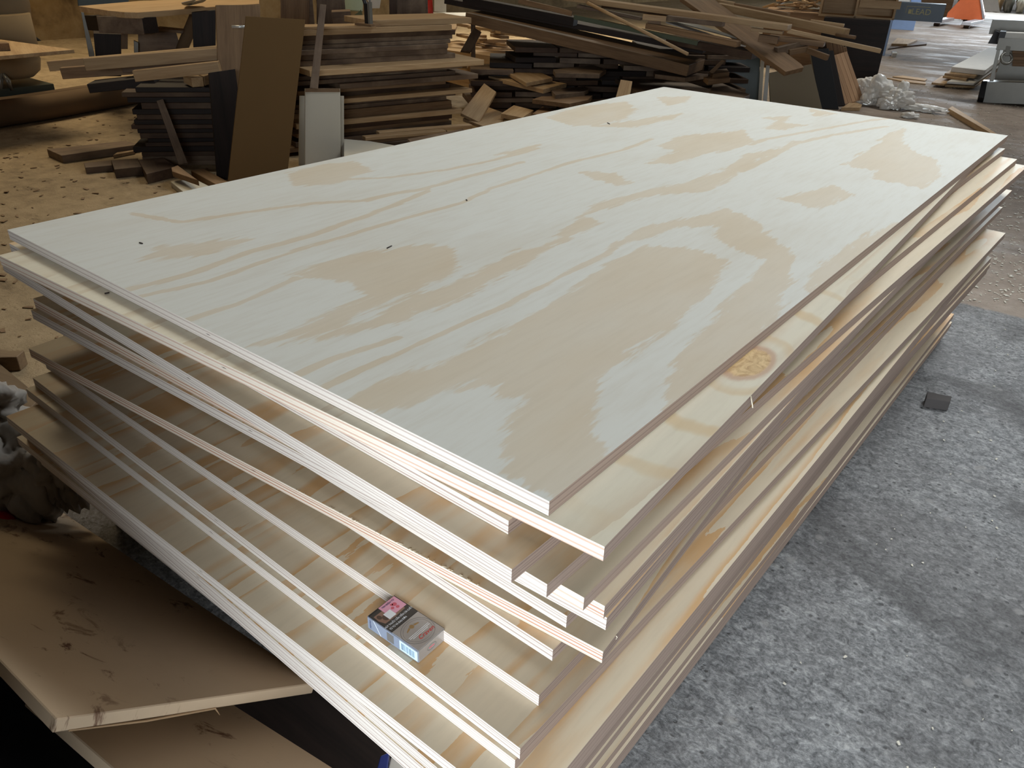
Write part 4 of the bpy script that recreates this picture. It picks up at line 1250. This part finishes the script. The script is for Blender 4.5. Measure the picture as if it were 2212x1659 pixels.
# dark cabinet back with open shelf boxes on it
db = cabinet('cabinet', 'large near black cabinet side at the right of the waste pile', 'cabinet', 1780, 1925, 41, 9.3, .5, M['vdark'])
bpy.context.view_layer.update()
ztd = pt(1850, 41, 9.3).z
sh = empty('shelf_unit', pt(1850, 40, 9.55)); sh.location.z = ztd + .0005
tag(sh, 'open pale wooden shelf boxes standing on the near black cabinet', 'shelf')
bpy.context.view_layer.update()
e_ = (pt(1925, 41, 9.55) - pt(1780, 41, 9.55)); e_.z = 0; wsh = e_.length; e_.normalize()
sh.rotation_euler = (0, 0, math.atan2(e_.y, e_.x))
for x in (-.36, -.02, .34):
    box('upright', x - .01, x + .01, -.12, .2, 0, .6, M['light'], sh)
box('shelf_bottom', -.36, .35, -.12, .2, -.0, .016, M['light'], sh)
box('back_panel', -.36, .35, .19, .2, 0, .6, M['light'], sh)
box('rail', .0, .38, -.15, -.125, .10, .17, M['light'], sh)
# heap of pale offcuts on a bench further back
hb = cabinet('offcut_bench', 'low bench carrying the heap of pale offcuts', 'bench', 1655, 1790, 26, 10.4, .7, M['mid'])
zh = pt(1720, 26, 10.4).z
random.seed(51)
for i in range(30):
    c = pt(random.uniform(1668, 1780), 26, 10.45 + random.random() * .5)
    ang = random.uniform(0, math.pi); L = random.uniform(.12, .4)
    dz = random.uniform(.02, .16)
    a = Vector((c.x, c.y, zh + dz)); b = a + Vector((math.cos(ang) * L, math.sin(ang) * L, random.uniform(-.06, .06)))
    b.z = max(b.z, zh + .02)
    board('pale_offcut', 'pale offcut in the jumbled heap behind the waste pile', 'offcut', a, b, random.uniform(.02, .05), .018, M['light'], 'heap of pale offcuts')
gb = blob('green_cloth', pt(1728, 6, 10.9), (.2, .14, .1), 4, .5, 3, M['palegreen'], 0, 3)
gb.location.z = zh + .2
tag(gb, 'crumpled pale green cloth on the heap of pale offcuts', 'cloth')
# clear plastic bag
cb = empty('clear_plastic_bag', fl(1905, 232, 0)); tag(cb, 'crumpled clear plastic bag on the floor beside the striped panel', 'bag')
blob('bag_bulge', (-.12, .03, .125), (.15, .13, .14), 1.3, .35, 5, M['bag_clear'], .122, 3.4, cb)
blob('bag_bulge', (.09, -.02, .085), (.15, .11, .1), 6.1, .4, 5, M['bag_clear'], .083, 3.2, cb)
blob('bag_tail', (.32, .06, .03), (.2, .06, .035), 2.7, .5, 4, M['bag_clear'], .028, 3.2, cb)
blob('bag_tip', (.13, .02, .16), (.05, .04, .08), 8.2, .5, 3, M['bag_clear'], 0, 3.2, cb)
cb2 = blob('plastic_scrap', fl(1966, 250, .02), (.07, .05, .03), 3.1, .5, 3, M['bag_clear'], .02, 3)
tag(cb2, 'small scrap of clear plastic on the floor behind the top sheet', 'plastic')

# ------------------------------------------------------------------ right aisle
# machine beam with lettering
mb = empty('saw_machine', fl(1950, 56, 0)); tag(mb, 'blue grey sliding beam machine with LEAD lettering, on a light blue base', 'machine')
bpy.context.view_layer.update()
A, B = pt(1912, 3, 12.2), pt(2045, 9, 12.2)
B.z = A.z
bm_ = board('beam', None, None, A, B, .25, .205, M['blue_machine'], parent=mb)
vbox('base', 1925, 1984, 24, 17.4, .8, M['sky_blue'], mb)
vbox('column', 1900, 1935, 20, 12.6, .3, M['sky_blue'], mb)
lm = plain('gold_print', lin(170, 165, 120), 0.5, 0.4)
e_ = (B - A).normalized(); L = (B - A).length
nrm = Vector((e_.y, -e_.x, 0))
if nrm.dot(CAM - A) < 0: nrm = -nrm
rotm = Matrix((e_, Vector((0, 0, 1)), nrm)).transposed().to_euler()
for body_, s, sz in (('LEAD', .63, .095),):
    t = text('lettering', body_, sz, (0, 0, 0), lm, None, (0, 0, 0), ext=.001)
    t.location = A + e_ * (L * s) + Vector((0, 0, -.10)) + nrm * .004; t.rotation_euler = rotm
    bpy.context.view_layer.update()
    t.parent = mb; t.matrix_parent_inverse = mb.matrix_basis.inverted()
for s0, s1, z0, z1 in ((.42, .47, .075, .125), (.38, .76, .038, .043), (.38, .385, .04, .12)):
    P = [A + e_ * (L * a) + Vector((0, 0, -b)) + nrm * .004 for a, b in ((s0, z0), (s1, z0), (s1, z1), (s0, z1))]
    poly('logo_mark', None, None, P, .003, lm, parent=mb, bev=0)
# pallet jack
pj = empty('pallet_jack', fl(2050, 60, 0)); tag(pj, 'orange pallet jack with two forks at the end of the aisle', 'pallet jack')
fr = Vector((fl(2072, 62, 0) - fl(2022, 58, 0))); fr.z = 0; fr.normalize()
pj.rotation_euler = (0, 0, math.atan2(fr.y, fr.x))
pjf = plain('worn_pale_steel', lin(214, 216, 222), .4, .5)
for s in (-1, 1):
    fk = box('fork', s * .27 - .08, s * .27 + .08, .05, 1.15, .06, .12, pjf, pj, .006)
    o = link('roller', lathe_mesh('roller', [(.04, -.05), (.04, .05)], 14), M['dark'], pj); o.rotation_euler = (0, math.radians(90), 0); o.location = (s * .27, .16, .041)
v_ = [(-.34, 1.1, .1), (.34, 1.1, .1), (.34, 1.1, .2), (.13, 1.1, .62), (-.06, 1.1, .62), (-.34, 1.1, .2)]
v2 = v_ + [(a, b + .12, c) for a, b, c in v_]
m6 = 6
me = mesh('head_frame', v2, [tuple(range(5, -1, -1)), tuple(range(6, 12))] + [(i, (i + 1) % 6, (i + 1) % 6 + 6, i + 6) for i in range(6)])
link('head_frame', me, M['orange'], pj)
o = box('pump', -.08, .08, 1.22, 1.4, .08, .55, M['orange'], pj, .01)
o = link('handle', tube_mesh('handle', [Vector((0, 1.35, .5)), Vector((0, 1.5, 1.15))], .02, 8), M['black'], pj)
o = link('brace', tube_mesh('brace', [Vector((.14, 1.09, .62)), Vector((.35, 1.09, .14))], .02, 6), pjf, pj)
o = link('steer_wheel', lathe_mesh('steer_wheel', [(.09, -.04), (.09, .04)], 16), M['black'], pj); o.rotation_euler = (0, math.radians(90), 0); o.location = (0, 1.3, .092)
FR = [('pale board lying on the floor beside the near black cabinet', .05, [(1926, 94), (1938, 82), (1982, 86), (1960, 95)], .03, 'light'),
      ('dark strip under the pale floor board', .02, [(1918, 105), (1928, 96), (1975, 88), (2003, 92), (2002, 95), (1950, 100)], .019, 'dark'),
      ('small white block on the aisle floor', .05, [(1927, 110), (1937, 111), (1938, 115), (1928, 115)], .049, 'paper'),
      ('upper thin slat lying on the aisle floor', .012, [(1928, 165), (1950, 163), (2003, 170), (1998, 174)], .011, 'light'),
      ('lower thin slat lying on the aisle floor', .012, [(1916, 168), (1960, 172), (2001, 177), (2000, 181), (1960, 177)], .011, 'light'),
      ('rough split slat on the floor behind the top sheet corner', .04, [(2049, 234), (2057, 229), (2105, 258), (2165, 296), (2140, 287)], .039, 'light')]
for lab, z, uv, t, m in FR:
    prism('floor_slat', lab, 'slat', z, uv, t, M[m])
# stack of pale boards on the aisle floor
SR = [('lowest board of the pale stack on the aisle floor', .022, [(2042, 183), (2106, 186), (2185, 128), (2150, 122)], .021, 'light'),
      ('pale board jutting out left at the foot of the aisle stack', .045, [(2013, 178), (2034, 164), (2080, 168), (2040, 181)], .02, 'light'),
      ('board with bluish top, second layer of the aisle stack', .066, [(2046, 176), (2104, 180), (2192, 120), (2160, 116)], .02, 'paper'),
      ('thin board below the jutting middle board of the aisle stack', .088, [(2037, 164), (2088, 171), (2150, 120), (2120, 115)], .02, 'light'),
      ('jutting middle board of the aisle stack', .112, [(2041, 158), (2107, 165), (2170, 112), (2125, 108)], .022, 'light'),
      ('thick topmost pale board of the aisle stack', .165, [(2056, 144), (2128, 152), (2190, 104), (2138, 102)], .05, 'paper')]
for lab, z, uv, t, m in SR:
    prism('aisle_board', lab, 'board', z, uv, t, M[m], 'boards of the aisle stack')
# grey steel machine frame at the right edge
gf = empty('machine_frame', fl(2150, 214, 0)); tag(gf, 'grey steel sliding table frame standing at the right edge', 'machine')
bpy.context.view_layer.update()
def gb_(name, a, b, wd, t, m): return board(name, None, None, pt(*a), pt(*b), wd, t, M[m], parent=gf)
gb_('floor_rail', (2122, 176, 9.1), (2330, 182, 9.1), .16, .19, 'steel')
P = [pt(2121, 175, 9.08), pt(2133, 175, 9.08), pt(2126, 212, 9.0), pt(2113, 210, 9.0)]
poly('end_cap', None, None, P, .16, M['black'], parent=gf)
gb_('table_beam', (2158, 82, 9.0), (2330, 90, 9.0), .2, .10, 'steel')
gb_('beam_highlight', (2172, 70, 9.05), (2330, 76, 9.05), .12, .055, 'paper')  # white strip drawn as the bright highlight along the beam top
gb_('beam_cap', (2160, 68, 9.02), (2174, 69, 9.02), .2, .09, 'black')
gb_('upper_table', (2144, 42, 9.6), (2330, 50, 9.6), .6, .13, 'steel')
P = [pt(2156, 96, 9.04), pt(2163, 97, 9.04), pt(2146, 176, 9.04), pt(2137, 176, 9.04)]
poly('slanted_post', None, None, P, .05, M['steel'], parent=gf)
pc = pt(2174, 126, 8.98)
rp = [pc + RIGHT * (.05 * math.cos(a)) - DOWN * (.05 * math.sin(a)) for a in [i * math.pi / 8 for i in range(17)]]
o = link('ring_handle', tube_mesh('ring_handle', rp, .012, 8), M['steel']); bpy.context.view_layer.update(); o.parent = gf; o.matrix_parent_inverse = gf.matrix_basis.inverted()
P = [pt(2174, 96, 9.0), pt(2184, 97, 9.0), pt(2180, 120, 8.98), pt(2170, 120, 8.98)]
poly('handle_arm', None, None, P, .03, M['steel'], parent=gf)
P = [pt(2150, 66, 9.4), pt(2160, 70, 9.4), pt(2158, 96, 9.4), pt(2134, 94, 9.4), pt(2142, 80, 9.4)]
poly('motor_foot', None, None, P, .15, M['black'], parent=gf)
vbox('pedestal', 2170, 2300, 100, 9.9, .4, M['steel'], gf)
for i in range(5):
    a = pt(2188, 108 + i * 7, 9.75); b = pt(2300, 112 + i * 7, 9.75)
    board('edge_board', nth(i + 1) + ' brown board from the top in the small pile behind the ring handle', 'board', a, b, .1, .03, M['mid'], 'small pile at the right edge')
# far end of the aisle: cabinet, hanging sheet
cabinet('cabinet', 'grey brown cupboard behind the pallet jack', 'cabinet', 2078, 2126, -30, 22.5, .6, M['greyb'], [('door', 2082, 2122, -28, 20, M['mid'], .03)])
cabinet('cabinet', 'brown board wall behind the blue machine beam', 'cabinet', 1985, 2072, -40, 22.0, .4, M['mid'])
cabinet('white_box', 'white and blue box above the machine beam', 'box', 1935, 1990, -30, 18.5, .6, M['paper'], [('blue_side', 1968, 1990, -28, 10, M['sky_blue'], .02)])
o = poly('plastic_sheet', 'white plastic sheet hanging beside the far door', 'sheet', [pt(2128, -40, 23), pt(2150, -40, 23), pt(2160, 26, 22.6), pt(2120, 22, 22.6)], .01, M['paper'], bev=0)
random.seed(61)
for i in range(12):
    c = pt(2132 + (i % 6) * 24, 16 - (i // 6) * 12, 25.5 + (i // 6) * 1.6)
    o = blob('yard_rubble', (c.x, c.y, .22), (random.uniform(.09, .11), random.uniform(.2, .4), random.uniform(.2, .5)), i * 1.3, .5, 3, M[('paper', 'light', 'steel', 'white')[i % 4]], .22, 2.5)
    tag(o, ('bright white', 'pale wooden', 'grey', 'cream white')[i % 4] + ' scrap lump outside the far door, ' + nth(i % 6 + 1) + (' from the left in the near row' if i < 6 else ' from the left in the far row'), 'scrap', 'scrap heap outside the far door')

# chips and flakes strewn over the floor
def chips(name, label, n, gen, mat, seed, size):
    rnd = random.Random(seed); vs, fs = [], []
    for _ in range(n):
        p = gen(rnd)
        if p is None: continue
        a = rnd.uniform(0, math.pi); l = rnd.uniform(*size); w_ = l * rnd.uniform(.25, .7); t = rnd.uniform(.001, .003)
        ca, sa = math.cos(a), math.sin(a); tilt = rnd.uniform(-.3, .3)
        b = len(vs)
        for x, y, z in ((-l, -w_ * .6, 0), (l, -w_, 0), (l * .7, w_, 0), (-l * .8, w_ * .8, 0)):
            vs.append((p[0] + x * ca - y * sa, p[1] + x * sa + y * ca, .0015 + abs(tilt) * l * .5 + x * tilt * .5 + t))
        for x, y, z in ((-l, -w_ * .6, 0), (l, -w_, 0), (l * .7, w_, 0), (-l * .8, w_ * .8, 0)):
            vs.append((p[0] + x * ca - y * sa, p[1] + x * sa + y * ca, .0015 + abs(tilt) * l * .5 + x * tilt * .5))
        fs += [(b, b + 1, b + 2, b + 3), (b + 7, b + 6, b + 5, b + 4), (b, b + 4, b + 5, b + 1), (b + 1, b + 5, b + 6, b + 2), (b + 2, b + 6, b + 7, b + 3), (b + 3, b + 7, b + 4, b)]
    tag(link(name, mesh(name, vs, fs), mat), label, 'debris', kind='stuff')


def g1(r):
    u = r.uniform(1930, 2260); v = 185 + (r.random() ** 1.3) * 470
    p = fl(u, v); return (p.x, p.y) if (p.x > 1.34 or p.y > 2.6) else None


def g2(r):
    return (r.uniform(1.35, 3.2), r.uniform(-.3, 2.9))


def g3(r):
    return (r.uniform(-5.5, -.6), r.uniform(-.5, 3.2))


chips('wood_flakes', 'white wood flakes strewn over the aisle floor', 2200, g1, M['white'], 1, (.002, .009))
chips('wood_flakes', 'tiny pale crumbs scattered on the grey floor', 500, g2, M['white'], 2, (.001, .004))
chips('wood_flakes', 'dark and pale chips scattered on the brown floor at the left', 900, g3, M['mid'], 3, (.004, .02))
